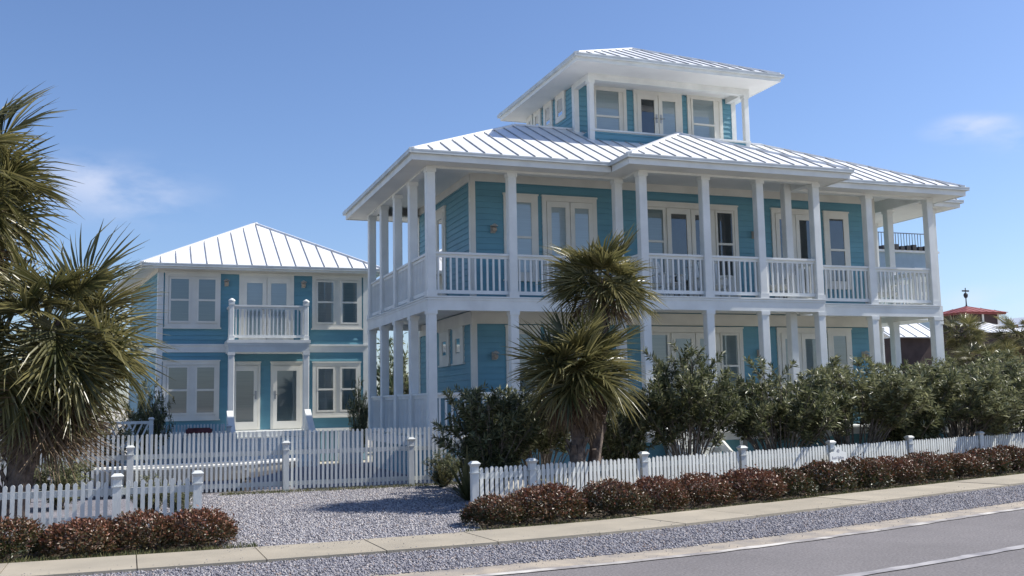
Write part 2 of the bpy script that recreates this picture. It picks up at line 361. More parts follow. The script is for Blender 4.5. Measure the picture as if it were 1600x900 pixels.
def leaf_door(parent, fr, u0, u1, z0, z1, blind, m, hs=1, st=.12):
    q = MB(); q.fbox(fr, u0, u0+st, z0, z1, .03, .075); q.fbox(fr, u1-st, u1, z0, z1, .03, .075)
    q.fbox(fr, u0+st, u1-st, z1-st-.03, z1, .03, .075); q.fbox(fr, u0+st, u1-st, z0, z0+.22, .03, .075)
    q.build('door_leaf', m, parent)
    p = MB(); p.quad(fr.p(u0+st, z0+.22, .052), fr.p(u1-st, z0+.22, .052), fr.p(u1-st, z1-st-.03, .052), fr.p(u0+st, z1-st-.03, .052)); p.build('pane', M['glass'], parent, fix=False)
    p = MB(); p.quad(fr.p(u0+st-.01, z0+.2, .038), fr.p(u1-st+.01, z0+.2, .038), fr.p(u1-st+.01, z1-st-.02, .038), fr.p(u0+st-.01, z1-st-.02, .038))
    p.build('blind' if blind != 'dark' else 'room_shade_panel', M[{'l': 'blind_l', 'm': 'blind_m', 'dark': 'dark'}[blind]], parent, fix=False)  # without a blind, a panel coloured as the room's shade backs the pane
    uh = u1-st/2 if hs > 0 else u0+st/2
    h = MB(); h.fbox(fr, uh-.03, uh+.03, z0+.9, z0+1.15, .075, .085); h.bar(fr.p(uh, z0+1.03, .085), fr.p(uh-hs*.1, z0+1.03, .12), .02, .02)
    h.tube([fr.p(uh, z0+1.03, .08), fr.p(uh, z0+1.03, .13)], .02, 8); h.build('handle', M['metal'], parent)
def unit(house, name, fr, u0, u1, z0, z1, subs, m, cas=.11, sill=True):
    q = MB(); q.fbox(fr, u0, u1, z0, z1, 0, .032); rim(q, fr, u0, u1, z0, z1, cas, .032, .058)
    if sill: q.fbox(fr, u0-.03, u1+.03, z0-.04, z0+.0, 0, .09)
    q.fbox(fr, u0-.02, u1+.02, z1, z1+.04, 0, .075)
    w = q.build(name, m, house)
    for kind, a, b, c, d, bl, *r in subs:
        if kind == 'w': sash(w, fr, a, b, c, d, bl, m)
        else: leaf_door(w, fr, a, b, c, d, bl, m, *r)
    return w
def clip(poly, k, val, keep_less):
    out = []
    for i in range(len(poly)):
        a, b = poly[i], poly[(i+1) % len(poly)]; da, db = a[k]-val, b[k]-val
        if keep_less: da, db = -da, -db
        if da >= 0: out.append(a)
        if da*db < 0: t = da/(da-db); out.append(tuple(a[j]+(b[j]-a[j])*t for j in range(len(a))))
    return out
def slope(roof, pts3, m, sp=.41, th=.03):
    """one roof slope (first two points: the eave) laid with standing-seam panels, each its own piece"""
    P = [Vector(p) for p in pts3]; u = (P[1]-P[0]).normalized(); nrm = Vector((0, 0, 0))
    for i in range(1, len(P)-1): nrm += (P[i]-P[0]).cross(P[i+1]-P[0])
    nrm.normalize(); nrm = -nrm if nrm.z < 0 else nrm
    v = nrm.cross(u).normalized()
    if (P[2]-P[0]).dot(v) < 0: v = -v
    uv = [((p-P[0]).dot(u), (p-P[0]).dot(v)) for p in P]
    lo = min(a for a, b in uv); hi = max(a for a, b in uv); c0 = lo+((hi-lo) % sp)/2
    if c0-lo < .05: c0 += sp
    cuts = [lo]+[c0+i*sp for i in range(int((hi-c0)/sp)+1)]+[hi]
    for i in range(len(cuts)-1):
        if cuts[i+1]-cuts[i] < .01: continue
        pl = clip(clip(uv, 0, cuts[i]+.001, False), 0, cuts[i+1]-.001, True)
        if len(pl) < 3: continue
        w = lambda a, b, h: P[0]+u*a+v*b+nrm*h
        q = MB(); q.prism([w(a, b, 0) for a, b in pl], nrm*th); nb = len(q.f)
        if i < len(cuts)-2:
            c = cuts[i+1]-.001; bs = [b for a, b in pl if abs(a-c) < .004]
            if len(bs) >= 2 and max(bs)-min(bs) > .05:
                q.bar(w(c-.014, min(bs)+.002, th+.013), w(c-.014, max(bs)-.01, th+.013), .020, .026, nrm)
        o = q.build('roof_panel', m, roof)
        if m is M['roof']:
            o.data.materials.append(M['seam'])
            for pf_ in o.data.polygons[nb:]: pf_.material_index = 1
def caps(roof, segs, m):
    for a, b in segs:
        q = MB(); a = Vector(a)+Vector((0, 0, .035)); b = Vector(b)+Vector((0, 0, .035)); q.bar(a, b, .15, .05); q.build('ridge_cap', m, roof)
def column(house, x, y, z0, z1, w, m, name='column'):
    h = w/2; q = MB(); c = .012
    pr = [(x-h+c, y-h), (x+h-c, y-h), (x+h, y-h+c), (x+h, y+h-c), (x+h-c, y+h), (x-h+c, y+h), (x-h, y+h-c), (x-h, y-h+c)]
    q.prism([(a, b, z0) for a, b in pr], (0, 0, z1-z0))
    q.box(x-h-.018, x+h+.018, y-h-.018, y+h+.018, z0+.001, z0+.12); q.box(x-h-.018, x+h+.018, y-h-.018, y+h+.018, z1-.09, z1-.001)
    return q.build(name, m, house)
BAL = {}
def railing(house, a, b, z0, ztop, m, sp=.137, size=.042):
    """top rail, bottom rail and single balusters from a to b"""
    a = Vector((*a, 0)); b = Vector((*b, 0)); L = (b-a).length; d = (b-a)/L
    q = MB(); q.bar(a+Vector((0, 0, ztop-.025)), b+Vector((0, 0, ztop-.025)), .13, .05); q.bar(a+Vector((0, 0, ztop-.085)), b+Vector((0, 0, ztop-.085)), .05, .07)
    r = q.build('railing', m, house)
    MB().bar(a+Vector((0, 0, z0+.11)), b+Vector((0, 0, z0+.11)), .06, .08).build('bottom_rail', m, r)
    key = round(ztop-z0, 3), m.name
    if key not in BAL:
        h = size/2; BAL[key] = MB().box(-h, h, -h, h, .15, ztop-z0-.12).mesh('baluster', m)
    n = max(1, int(L/sp)-0); st = L/n
    for i in range(n):
        p = a+d*(st*(i+.5)); inst('baluster', BAL[key], r, (p.x, p.y, z0))
    return r
def wall_light(house, p, n):
    p = Vector(p); n = Vector(n); q = MB()
    t = Vector((0, 0, 1)).cross(n)
    q.hexa([p+t*a+n*c+Vector((0, 0, b)) for c in (.02, .05) for a, b in ((-.06, -.1), (.06, -.1), (.06, .1), (-.06, .1))])
    q.bar(p+n*.05+Vector((0, 0, .06)), p+n*.16+Vector((0, 0, .08)), .03, .03)
    q.lathe(p+n*.16+Vector((0, 0, .02)), [(.02, .10), (.09, .05), (.095, .03), (.02, .03)], 10)
    w = q.build('wall_light', M['bronze'], house)
    MB().lathe(p+n*.16+Vector((0, 0, -.09)), [(.03, 0), (.06, .03), (.065, .08), (.04, .12)], 10).build('lamp_globe', M['lampglass'], w, True)

# ------------------------------------------------------------------ main beach house
H = empty('beach_house', (13.3, 22.0, 0), 'large blue clapboard beach house with wraparound white porches, tower and white metal roof', 'house')
X0, X1, Y0, Y1 = 6.05, 20.55, 22.0, 28.45          # outer faces of the porch posts
BX0, BX1, BY = 11.0, 16.1, 21.1                    # porch bump-out
WX0, WX1, WY0, WY1 = 7.62, 19.85, 23.6, 28.6
Z1, Z2 = .93, 4.13
front = Fr((0, WY0), (1, 0), (0, -1)); left = Fr((WX0, 0), (0, 1), (-1, 0)); right = Fr((WX1, 0), (0, 1), (1, 0)); back = Fr((0, WY1), (1, 0), (0, 1))
for zb, zt in ((0.05, 3.64), (4.14, 7.20)):
    lap(H, front, WX0+.10, WX1-.10, zb if zb > 1 else .93, zt, M['blue']); lap(H, left, WY0+.10, WY1-.1, zb if zb > 1 else .93, zt, M['blue'])
    lap(H, right, WY0+.10, WY1-.1, zb if zb > 1 else .93, zt, M['blue']); lap(H, back, WX0+.1, WX1-.1, zb, zt, M['blue'])
MB().box(WX0+.02, WX1-.02, WY0+.02, WY1-.02, .0, 7.42).build('wall_core', M['blue'], H)
for zt, zc in ((3.64, 3.95), (7.20, 7.42)):
    q = MB(); q.fbox(front, WX0-.03, WX1+.03, zt, zc, .003, .04); q.fbox(left, WY0, WY1, zt, zc, .003, .04); q.fbox(right, WY0, WY1, zt, zc, .003, .04); q.build('frieze', M['cream'], H)
for x in (WX0, WX1):
    for zb, zt in ((.93, 3.64), (4.14, 7.2)):
        for y in (WY0, WY1):
            MB().box(x-.035 if x == WX0 else x-.10, x+.10 if x == WX0 else x+.035, y-.035 if y == WY0 else y-.1, y+.10 if y == WY0 else y+.035, zb, zt).build('corner_board', M['cream'], H)
# decks: floor slab, moulded band
def deck(z, lower):
    d = MB(); d.box(X0+.03, X1-.03, Y0+.03, Y1, z-.15, z); d.box(BX0+.03, BX1-.03, BY+.03, Y0+.03, z-.15, z)
    D = d.build('upper_deck' if not lower else 'lower_deck', M['ceiling'], H)
    zb = z-.32 if not lower else z-.2
    ring = [((X0, Y0), (BX0, Y0)), ((BX0, Y0), (BX0, BY)), ((BX0, BY), (BX1, BY)), ((BX1, BY), (BX1, Y0)), ((BX1, Y0), (X1, Y0)), ((X1, Y0), (X1, Y1)), ((X0, Y1), (X0, Y0)), ((X1, Y1), (X0, Y1))]
    for a, b in ring:
        q = MB(); v = Vector((b[0]-a[0], b[1]-a[1], 0)).normalized(); n = Vector((v.y, -v.x, 0))
        A = Vector((*a, 0)); B = Vector((*b, 0))
        q.bar(A-n*.06+v*.002+Vector((0, 0, (z-.03+zb)/2)), B-n*.06-v*.002+Vector((0, 0, (z-.03+zb)/2)), .12, z-.03-zb)
        q.bar(A-n*.03-v*.028+Vector((0, 0, z-.012)), B-n*.03+v*.028+Vector((0, 0, z-.012)), .12, .034)
        q.bar(A-n*.05-v*.01+Vector((0, 0, z-.06)), B-n*.05+v*.01+Vector((0, 0, z-.06)), .13, .05)
        q.build('deck_band', M['white'], D)
deck(Z2, False); deck(Z1, True)
q = MB(); q.box(X0+.1, X1-.1, Y0+.1, Y1-.1, 0, .72); q.box(BX0+.1, BX1-.1, BY+.1, Y0+.2, 0, .72); q.build('skirting', M['blue'], H)
# upper beams and porch ceiling
q = MB(); q.box(X0+.2, X1-.2, Y0+.2, Y1, 7.40, 7.43); q.box(BX0+.2, BX1-.2, BY+.2, Y0+.2, 7.40, 7.43); q.build('porch_ceiling', M['ceiling'], H)
for (a, b, c, d) in ((X0, BX0+.0, Y0, Y0+.2), (BX1, X1, Y0, Y0+.2), (X0, X0+.2, Y0+.2, Y1), (X1-.2, X1, Y0+.2, Y1), (BX0, BX1, BY, BY+.2), (BX0, BX0+.2, BY+.2, Y0+.2), (BX1-.2, BX1, BY+.2, Y0+.2)):
    MB().box(a, b, c, d, 7.08, 7.40).build('beam', M['white'], H)
# columns
cw = .205; ch = cw/2
mains = [6.15, 8.13, 10.90, 15.80, 18.38, 20.45]; bumps = [11.1, 12.8, 14.34, 16.0]; sides = [23.7, 25.25, 26.8, 28.34]
for zb, zt in ((Z1, 3.81), (Z2, 7.08)):
    for x in mains: column(H, x, Y0+ch, zb, zt if x != 15.80 else (7.395 if zt > 5 else 3.97), cw, M['white'])
    for x in bumps: column(H, x, BY+ch, zb, zt, cw, M['white'])
    for y in sides:
        column(H, X0+ch, y, zb, zt, cw, M['white']); 
    for y in sides[:2]: column(H, X1-ch, y, zb, zt, cw, M['white'])
# railings
ry = Y0+ch; by = BY+ch
def rails(z, lower):
    zt = z+1.02
    fr = [((mains[0]+ch, ry), (mains[1]-ch, ry)), ((mains[1]+ch, ry), (mains[2]-ch, ry))]
    ys = [Y0+ch]+sides
    for i in range(4): fr.append(((X0+ch, ys[i]+ch), (X0+ch, ys[i+1]-ch)))
    if not lower:
        fr += [((mains[3]+ch+.1, ry), (mains[4]-ch, ry)), ((mains[4]+ch, ry), (mains[5]-ch, ry))]
        fr += [((bumps[i]+ch, by), (bumps[i+1]-ch, by)) for i in range(3)]
        fr += [((X1-ch, ys[i]+ch), (X1-ch, ys[i+1]-ch)) for i in range(2)]
        fr += [((bumps[0], by+ch), (bumps[0], Y0)), ((bumps[3], by+ch), (bumps[3], Y0))]
    else:
        fr += [((mains[4]+ch, ry), (mains[5]-ch, ry)), ((bumps[1]+ch, by), (bumps[2]-ch, by)), ((bumps[2]+ch, by), (bumps[3]-ch, by))]
    for a, b in fr: railing(H, a, b, z, zt, M['white'])
rails(Z2, False); rails(Z1, True)
# windows and doors, upper storey then lower
zd = 6.90
def dbl(name, u0, u1, z0, z1, bl1, bl2):
    c = .12; m_ = (u0+u1)/2
    return unit(H, name, front, u0, u1, z0, z1, [('d', u0+c, m_-.008, z0+.02, z1-c, bl1, 1), ('d', m_+.008, u1-c, z0+.02, z1-c, bl2, -1)], M['cream'], sill=False)
def win1(name, fr, u0, u1, z0, z1, bl, cas=.13):
    return unit(H, name, fr, u0, u1, z0, z1, [('w', u0+cas, u1-cas, z0+cas, z1-cas, bl)], M['cream'], cas)
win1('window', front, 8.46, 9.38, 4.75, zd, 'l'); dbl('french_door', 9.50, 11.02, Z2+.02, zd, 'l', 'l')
unit(H, 'french_door', front, 12.30, 15.25, Z2+.02, zd, [('w', 12.42, 13.0, 4.95, zd-.13, 'm'), ('d', 13.06, 13.77, Z2+.04, zd-.13, 'dark', 1), ('d', 13.79, 14.50, Z2+.04, zd-.13, 'dark', -1), ('w', 14.55, 15.12, 4.95, zd-.13, 'dark')], M['cream'], sill=False)
dbl('french_door', 16.34, 17.87, Z2+.02, zd, 'dark', 'dark'); win1('window', front, 18.07, 18.92, 4.75, zd, 'dark')
zl = 3.57
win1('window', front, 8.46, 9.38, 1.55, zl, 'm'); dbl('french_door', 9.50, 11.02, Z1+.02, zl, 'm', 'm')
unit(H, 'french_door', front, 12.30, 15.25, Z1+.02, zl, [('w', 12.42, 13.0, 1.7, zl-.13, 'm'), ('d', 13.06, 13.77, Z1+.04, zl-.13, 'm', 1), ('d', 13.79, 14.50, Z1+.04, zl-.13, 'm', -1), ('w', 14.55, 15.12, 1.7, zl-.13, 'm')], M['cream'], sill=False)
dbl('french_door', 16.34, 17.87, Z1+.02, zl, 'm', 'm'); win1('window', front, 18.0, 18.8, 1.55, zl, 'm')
for a, b in ((24.25, 25.15), (25.5, 26.4)): win1('window', left, a, b, 2.72, 3.60, 'dark', .2)
unit(H, 'side_door', left, 25.75, 26.65, Z2+.02, 6.95, [('d', 25.87, 26.53, Z2+.04, 6.83, 'm', 1)], M['cream'], sill=False)
for x, z in ((7.97+.2, 6.0), (11.6, 5.95), (15.75, 6.15), (8.15, 2.85), (15.75, 2.9), (19.2, 2.85)): wall_light(H, (x, WY0, z), (0, -1, 0))
for x, y in ((12.0, 22.2), (14.2, 22.2), (7.0, 22.9), (16.2, 22.7), (18.6, 22.9)):
    MB().lathe((x, y, 7.385), [(.09, 0), (.075, .012), (.05, .016)], 14).build('ceiling_light', M['gutter'], H)
# main roof
s = .4813; EX0, EX1, EY0, EY1, EZ = 5.56, 21.2, 21.45, 29.2, 7.33
AR = (EY1-EY0)/2; YR = EY0+AR; ZR = EZ+s*AR; VX0, VX1 = 10.45, 16.6; VY = 20.5
Rf = MB().box(EX0+.3, EX1-.3, EY0+.3, EY1-.3, 7.44, 7.47).build('roof', M['white'], H)
xm = (VX0+VX1)/2; vr = (VX1-VX0)/2; zv = EZ+s*vr
def valley(x): return (x-VX0, )
# front slope in three pieces so that the bump-out's valleys stay clean
slope(Rf, [(EX0, EY0, EZ), (VX0, EY0, EZ), (xm, EY0+vr, zv), (xm, YR, ZR), (EX0+AR, YR, ZR)], M['roof'])
slope(Rf, [(VX1, EY0, EZ), (EX1, EY0, EZ), (EX1-AR, YR, ZR), (xm, YR, ZR), (xm, EY0+vr, zv)], M['roof'])
slope(Rf, [(EX1, EY0, EZ), (EX1, EY1, EZ), (EX1-AR, YR, ZR)], M['roof']); slope(Rf, [(EX0, EY1, EZ), (EX0, EY0, EZ), (EX0+AR, YR, ZR)], M['roof'])
slope(Rf, [(EX1, EY1, EZ), (EX0, EY1, EZ), (EX0+AR, YR, ZR), (EX1-AR, YR, ZR)], M['roof'])
slope(Rf, [(VX0, VY, EZ), (VX1, VY, EZ), (xm, VY+vr, zv)], M['roof'])
slope(Rf, [(VX0, EY0, EZ), (VX0, VY, EZ), (xm, VY+vr, zv), (xm, EY0+vr, zv)], M['roof']); slope(Rf, [(VX1, VY, EZ), (VX1, EY0, EZ), (xm, EY0+vr, zv), (xm, VY+vr, zv)], M['roof'])
caps(Rf, [((EX0, EY0, EZ), (EX0+AR, YR, ZR)), ((EX1, EY0, EZ), (EX1-AR, YR, ZR)), ((EX0+AR, YR, ZR), (EX1-AR, YR, ZR)), ((VX0, VY, EZ), (xm, VY+vr, zv)), ((VX1, VY, EZ), (xm, VY+vr, zv)), ((xm, VY+vr, zv), (xm, EY0+vr, zv)), ((EX0, EY1, EZ), (EX0+AR, YR, ZR)), ((EX1, EY1, EZ), (EX1-AR, YR, ZR))], M['roof'])
q = MB()                                # soffit
for a, b, c, d in ((EX0+.02, VX0, EY0+.02, Y0+.0), (VX1, EX1-.02, EY0+.02, Y0), (EX0+.02, X0, Y0, EY1-.02), (X1, EX1-.02, Y0, EY1-.02), (VX0+.02, VX1-.02, VY+.02, BY), (VX0+.02, BX0, BY, Y0), (BX1, VX1-.02, BY, Y0), (X0, X1, Y1, EY1-.02)):
    q.box(a, b, c, d, 7.13, 7.16)
q.build('soffit', M['ceiling'], Rf)
def fascia(roof, segs, z0, z1, m1, m2):
    for a, b in segs:
        v = Vector((b[0]-a[0], b[1]-a[1], 0)).normalized(); n = Vector((v.y, -v.x, 0)); A = Vector((*a, 0)); B = Vector((*b, 0)); zc = Vector((0, 0, 1))
        q = MB(); q.bar(A+v*.0305-n*.015+zc*((z0+z1)/2), B-n*.015+zc*((z0+z1)/2), .03, z1-z0); q.build('fascia', m1, roof)
        q = MB(); q.bar(A+n*.035+v*.001+zc*(z1-.04), B+n*.035+v*.075+zc*(z1-.04), .08, .075); q.bar(A+n*.062+v*.001+zc*(z1-.003), B+n*.062+v*.0795+zc*(z1-.003), .035, .03); q.build('gutter', m2, roof)
fascia(Rf, [((EX0, EY0), (VX0, EY0)), ((VX0, EY0), (VX0, VY)), ((VX0, VY), (VX1, VY)), ((VX1, VY), (VX1, EY0)), ((VX1, EY0), (EX1, EY0)), ((EX1, EY0), (EX1, EY1)), ((EX0, EY1), (EX0, EY0)), ((EX1, EY1), (EX0, EY1))], 7.11, 7.33, M['white'], M['gutter'])
# side bay roof at the right end
slope(Rf, [(22.2, 22.7, EZ-.06), (22.2, 26.4, EZ-.06), (20.35, 24.55, EZ+.83)], M['roof']); slope(Rf, [(20.5, 22.7, EZ-.06), (22.2, 22.7, EZ-.06), (20.35, 24.55, EZ+.83)], M['roof'])
q = MB(); q.box(20.56, 22.18, 22.72, 26.38, 7.09, 7.12); q.build('soffit', M['ceiling'], Rf)
fascia(Rf, [((21.22, 22.7), (22.2, 22.7)), ((22.2, 22.7), (22.2, 26.4))], 7.07, 7.27, M['white'], M['gutter'])
for zb, zt in ((Z1, 3.81), (Z2, 7.09)): column(H, 21.65, 23.3, zb, zt, cw, M['white']); column(H, 21.65, 25.8, zb, zt, cw, M['white'])
for z in (Z1, Z2):
    MB().box(20.56, 21.77, 23.18, 25.92, z-.30, z-.004).build('side_deck', M['white'], H)
q = MB(); q.box(20.62, 21.7, 23.25, 25.85, 0, .62); q.build('skirting', M['blue'], H)
railing(H, (21.65, 23.42), (21.65, 25.68), Z2, Z2+1.02, M['white'])
# tower
T = MB().box(11.18, 16.28, 25.12, 28.73, 8.3, 10.46).build('tower', M['blue'], H)
tf = Fr((0, 25.1), (1, 0), (0, -1)); tl = Fr((11.16, 0), (0, 1), (-1, 0)); tr = Fr((16.3, 0), (0, 1), (1, 0))
lap(T, tf, 11.28, 16.18, 8.6, 10.42, M['blue'], .14); lap(T, tl, 25.22, 28.65, 8.6, 10.42, M['blue'], .14); lap(T, tr, 25.22, 28.65, 8.6, 10.42, M['blue'], .14)
for x in (11.16, 16.3):
    MB().box(x-.03 if x < 12 else x-.12, x+.12 if x < 12 else x+.03, 25.07, 25.22, 8.4, 10.45).build('corner_board', M['white'], T)
MB().box(11.13, 11.27, 28.65, 28.76, 8.4, 10.45).build('corner_board', M['white'], T)
zt0 = 10.455
def tunit(fr, u0, u1, z0, z1, subs, name='window'): return unit(T, name, fr, u0, u1, z0, z1, subs, M['cream'], .10, sill=False)
tunit(tf, 11.58, 12.74, 8.72, zt0, [('w', 11.74, 12.55, 8.82, zt0-.05, 'l')])
tunit(tf, 12.97, 14.52, 8.62, zt0, [('d', 13.07, 13.73, 8.64, zt0-.10, 'dark', 1), ('d', 13.75, 14.41, 8.64, zt0-.10, 'l', -1)], 'french_door')
tunit(tf, 14.70, 15.86, 8.72, zt0, [('w', 14.82, 15.62, 8.82, zt0-.05, 'l')])
for a, b in ((25.68, 26.36), (26.62, 27.28), (27.52, 28.1), (28.2, 28.62)): tunit(tl, a, b, 9.66, zt0, [('w', a+.1, b-.1, 9.76, zt0-.1, 'dark')])
pf = Fr((0, 24.12), (1, 0), (0, -1))
Pp = MB().box(11.16, 16.12, 24.12, 24.20, 8.2, 8.90).build('parapet', M['white'], T)
lap(Pp, pf, 11.26, 16.02, 8.55, 8.88, M['blue'], .14)
q = MB(); q.box(11.14, 16.14, 24.07, 24.23, 8.90, 8.945); q.fbox(pf, 11.1, 16.16, 8.50, 8.62, .0, .03); q.build('parapet_cap', M['white'], Pp)
pl = Fr((11.16, 0), (0, 1), (-1, 0)); MB().box(11.165, 11.23, 24.2, 25.1, 8.2, 8.90).build('parapet_side', M['blue'], Pp); MB().box(16.03, 16.11, 24.2, 25.1, 8.2, 8.90).build('parapet_side', M['blue'], Pp)
for x in (11.22, 16.06): column(T, x, 24.17, 8.4, 10.29, .15, M['white'])
q = MB(); q.box(11.13, 16.15, 24.08, 24.26, 10.29, 10.46); q.box(11.13, 11.29, 24.26, 25.06, 10.31, 10.46); q.box(15.98, 16.15, 24.26, 25.06, 10.31, 10.46); q.build('beam', M['white'], T)
TX0, TX1, TY0, TY1, TZ = 10.4, 16.6, 23.18, 29.12, 10.63
TR = MB().box(TX0+.02, TX1-.02, TY0+.02, TY1-.02, 10.46, 10.49).build('tower_roof', M['ceiling'], T)
ap = ((TX0+TX1)/2, (TY0+TY1)/2, 12.06)
cs = [(TX0, TY0, TZ), (TX1, TY0, TZ), (TX1, TY1, TZ), (TX0, TY1, TZ)]
def flat_slopes(roofname, parent, cs, ap):
    for i in range(4): slope(parent, [cs[i], cs[(i+1) % 4], ap], M['roof'])
# tower panels are parts of the tower's own roof (kept at sub-part depth by hanging them on the tower)
flat_slopes('x', T, cs, ap)
caps(T, [(c, ap) for c in cs], M['roof'])
fascia(T, [(cs[i][:2], cs[(i+1) % 4][:2]) for i in range(4)], 10.45, 10.63, M['white'], M['gutter'])
# front steps down to the yard
St = MB()
for i in range(5):
    St.box(11.5, 12.6, BY-.28*(i+1), BY-.28*i, 0, Z1-.17*(i+1)+.0)
St.build('front_steps', M['white'], H)
for x in (11.42, 12.6):
    q = MB(); q.bar((x, BY, Z1+.85), (x, BY-1.45, .95), .10, .09); q.bar((x, BY, Z1+.1), (x, BY-1.45, .12), .06, .2); q.box(x-.06, x+.06, BY-1.55, BY-1.43, 0, 1.05); q.build('stair_rail', M['white'], H)

# ------------------------------------------------------------------ small guest cottage
C = empty('guest_cottage', (3.6, 32.0, 0), 'smaller two-storey blue clapboard cottage with white pyramid roof and front balcony', 'house')
cf = Fr((0, 32.0), (1, 0), (0, -1)); A0 = Vector((.48, 32.0, 0)); A1 = Vector((-.33, 38.2, 0)); Lw = (A1-A0).length
du = (A1-A0).normalized(); cl = Fr((A0.x, A0.y), (du.x, du.y), (-du.y, du.x))
CXR = 6.78; cr_ = Fr((CXR, 0), (0, 1), (1, 0))
MB().prism([(.50, 32.02, 0), (CXR-.02, 32.02, 0), (CXR-.02, 38.2, 0), (-.31, 38.2, 0)], (0, 0, 5.95)).build('wall_core', M['blue'], C)
for zb, zt in ((1.02, 3.38), (3.62, 5.86)):
    lap(C, cf, .6, CXR-.12, zb, zt, M['blue'], .14); lap(C, cl, .12, Lw-.1, zb, zt, M['blue'], .14); lap(C, cr_, 32.12, 38.1, zb, zt, M['blue'], .14)
q = MB(); q.fbox(cf, .46, CXR+.02, 3.38, 3.58, 0, .04); q.fbox(cf, .44, CXR+.04, 3.58, 3.63, 0, .075); q.fbox(cl, 0, Lw, 3.38, 3.60, .0, .045); q.build('belt_board', M['white'], C)
q = MB(); q.fbox(cf, .46, CXR+.02, 5.78, 5.97, 0, .05); q.fbox(cl, 0, Lw, 5.80, 5.97, 0, .045); q.build('frieze', M['cream'], C)
for zb, zt in ((1.0, 3.38), (3.63, 5.78)):
    q = MB(); q.fbox(cf, .44, .60, zb, zt, 0, .045); q.fbox(cl, -.03, .10, zb, zt, 0, .045); q.build('corner_board', M['white'], C)
    q = MB(); q.fbox(cf, CXR-.13, CXR+.03, zb, zt, 0, .045); q.build('corner_board', M['white'], C)
    q = MB(); q.fbox(cl, Lw-.13, Lw, zb, zt, 0, .045); q.build('corner_board', M['white'], C)
for k in range(int((CXR-.5)/.145)):     # slatted skirting under the floor
    x = .52+k*.145
    if 2.4 < x < 4.75: continue
    MB().box(x, x+.115, 31.95, 31.99, .02, .98).build('skirting_slat', M['paleblue'], C)
MB().fbox(cf, .44, CXR+.03, .93, 1.02, 0, .06).build('sill_board', M['white'], C)
def twin(u0, u1, z0, z1, bl):
    w = (u1-u0)
    return unit(C, 'window', cf, u0, u1, z0, z1, [('w', u0+.12, u0+w*.46, z0+.14, z1-.13, bl), ('w', u0+w*.57, u1-.10, z0+.14, z1-.13, bl)], M['cream'], .10)
twin(.64, 2.25, 4.13, 5.78, 'm'); twin(5.03, 6.60, 4.13, 5.78, 'm'); twin(.62, 2.25, 1.38, 3.11, 'm'); twin(5.05, 6.56, 1.38, 3.05, 'm')
unit(C, 'french_door', cf, 2.80, 4.46, 3.64, 5.78, [('d', 2.91, 3.62, 3.66, 5.67, 'l', 1), ('d', 3.64, 4.35, 3.66, 5.67, 'l', -1)], M['cream'], sill=False)
unit(C, 'front_door', cf, 2.55, 3.46, 1.03, 3.06, [('d', 2.62, 3.38, 1.05, 2.96, 'm', 1)], M['cream'], .07, sill=False)
unit(C, 'front_door', cf, 3.77, 4.74, 1.03, 3.06, [('d', 3.84, 4.67, 1.05, 2.96, 'm', -1)], M['cream'], .07, sill=False)
for x in (2.62-.2, 4.75): wall_light(C, (x, 32.0, 5.5), (0, -1, 0))
# balcony on two posts over the entrance, steps with solid cheeks
B0, B1, BYf = 2.42, 4.76, 30.8
q = MB(); q.box(B0-.04, B1+.04, BYf-.04, 31.95, 3.60, 3.69); q.box(B0-.02, B1+.02, BYf-.02, 31.95, 3.52, 3.60); q.box(B0, B1, BYf, 31.95, 3.33, 3.52); q.build('balcony_floor', M['white'], C)
for x in (B0+.08, B1-.08):
    column(C, x, BYf+.1, 1.0, 3.33, .17, M['white']); column(C, x, BYf+.1, 3.69, 4.82, .13, M['white'], 'balcony_post')
    MB().lathe((x, BYf+.1, 4.82), [(.06, 0), (.10, .02), (.10, .05), (.05, .09), (.01, .11)], 12).build('post_cap', M['white'], C)
railing(C, (B0+.15, BYf+.1), (B1-.15, BYf+.1), 3.69, 4.73, M['white'], .115, .04)
for x in (B0+.08, B1-.08): railing(C, (x, BYf+.17), (x, 31.95), 3.69, 4.73, M['white'], .13, .04)
MB().box(B0-.05, B1+.05, BYf-.05, 31.93, .84, 1.0).build('porch_floor', M['white'], C)
MB().box(B0, B1, BYf, 31.93, 0, .84).build('porch_base', M['white'], C)
for i in range(5): MB().box(B0+.15, B1-.15, BYf-.05-.28*(i+1), BYf-.05-.28*i, 0, .84-.165*i-.02).build('step', M['white'], C)
for x in (B0+.05, B1-.05):
    MB().prism([(x-.09, BYf-.05, 0), (x-.09, BYf-.05, 1.62), (x-.09, BYf-1.0, 1.02), (x-.09, BYf-1.45, .98), (x-.09, BYf-1.45, 0)], (.18, 0, 0)).build('stair_cheek', M['white'], C)
ez = 5.99; ce = [(-.02, 31.52, ez), (7.22, 31.52, ez), (7.22, 38.75, ez), (-1.0, 38.75, ez)]; ca = (3.58, 35.12, 7.92)
CR = MB().prism([(.0, 31.54, 5.93), (7.2, 31.54, 5.93), (7.2, 38.7, 5.93), (-.98, 38.7, 5.93)], (0, 0, .03)).build('roof', M['ceiling'], C)
for i in range(4): slope(CR, [ce[i], ce[(i+1) % 4], ca], M['roof'], .44)
caps(CR, [(c, ca) for c in ce], M['roof']); fascia(CR, [(ce[i][:2], ce[(i+1) % 4][:2]) for i in range(4)], 5.85, 5.99, M['white'], M['gutter'])

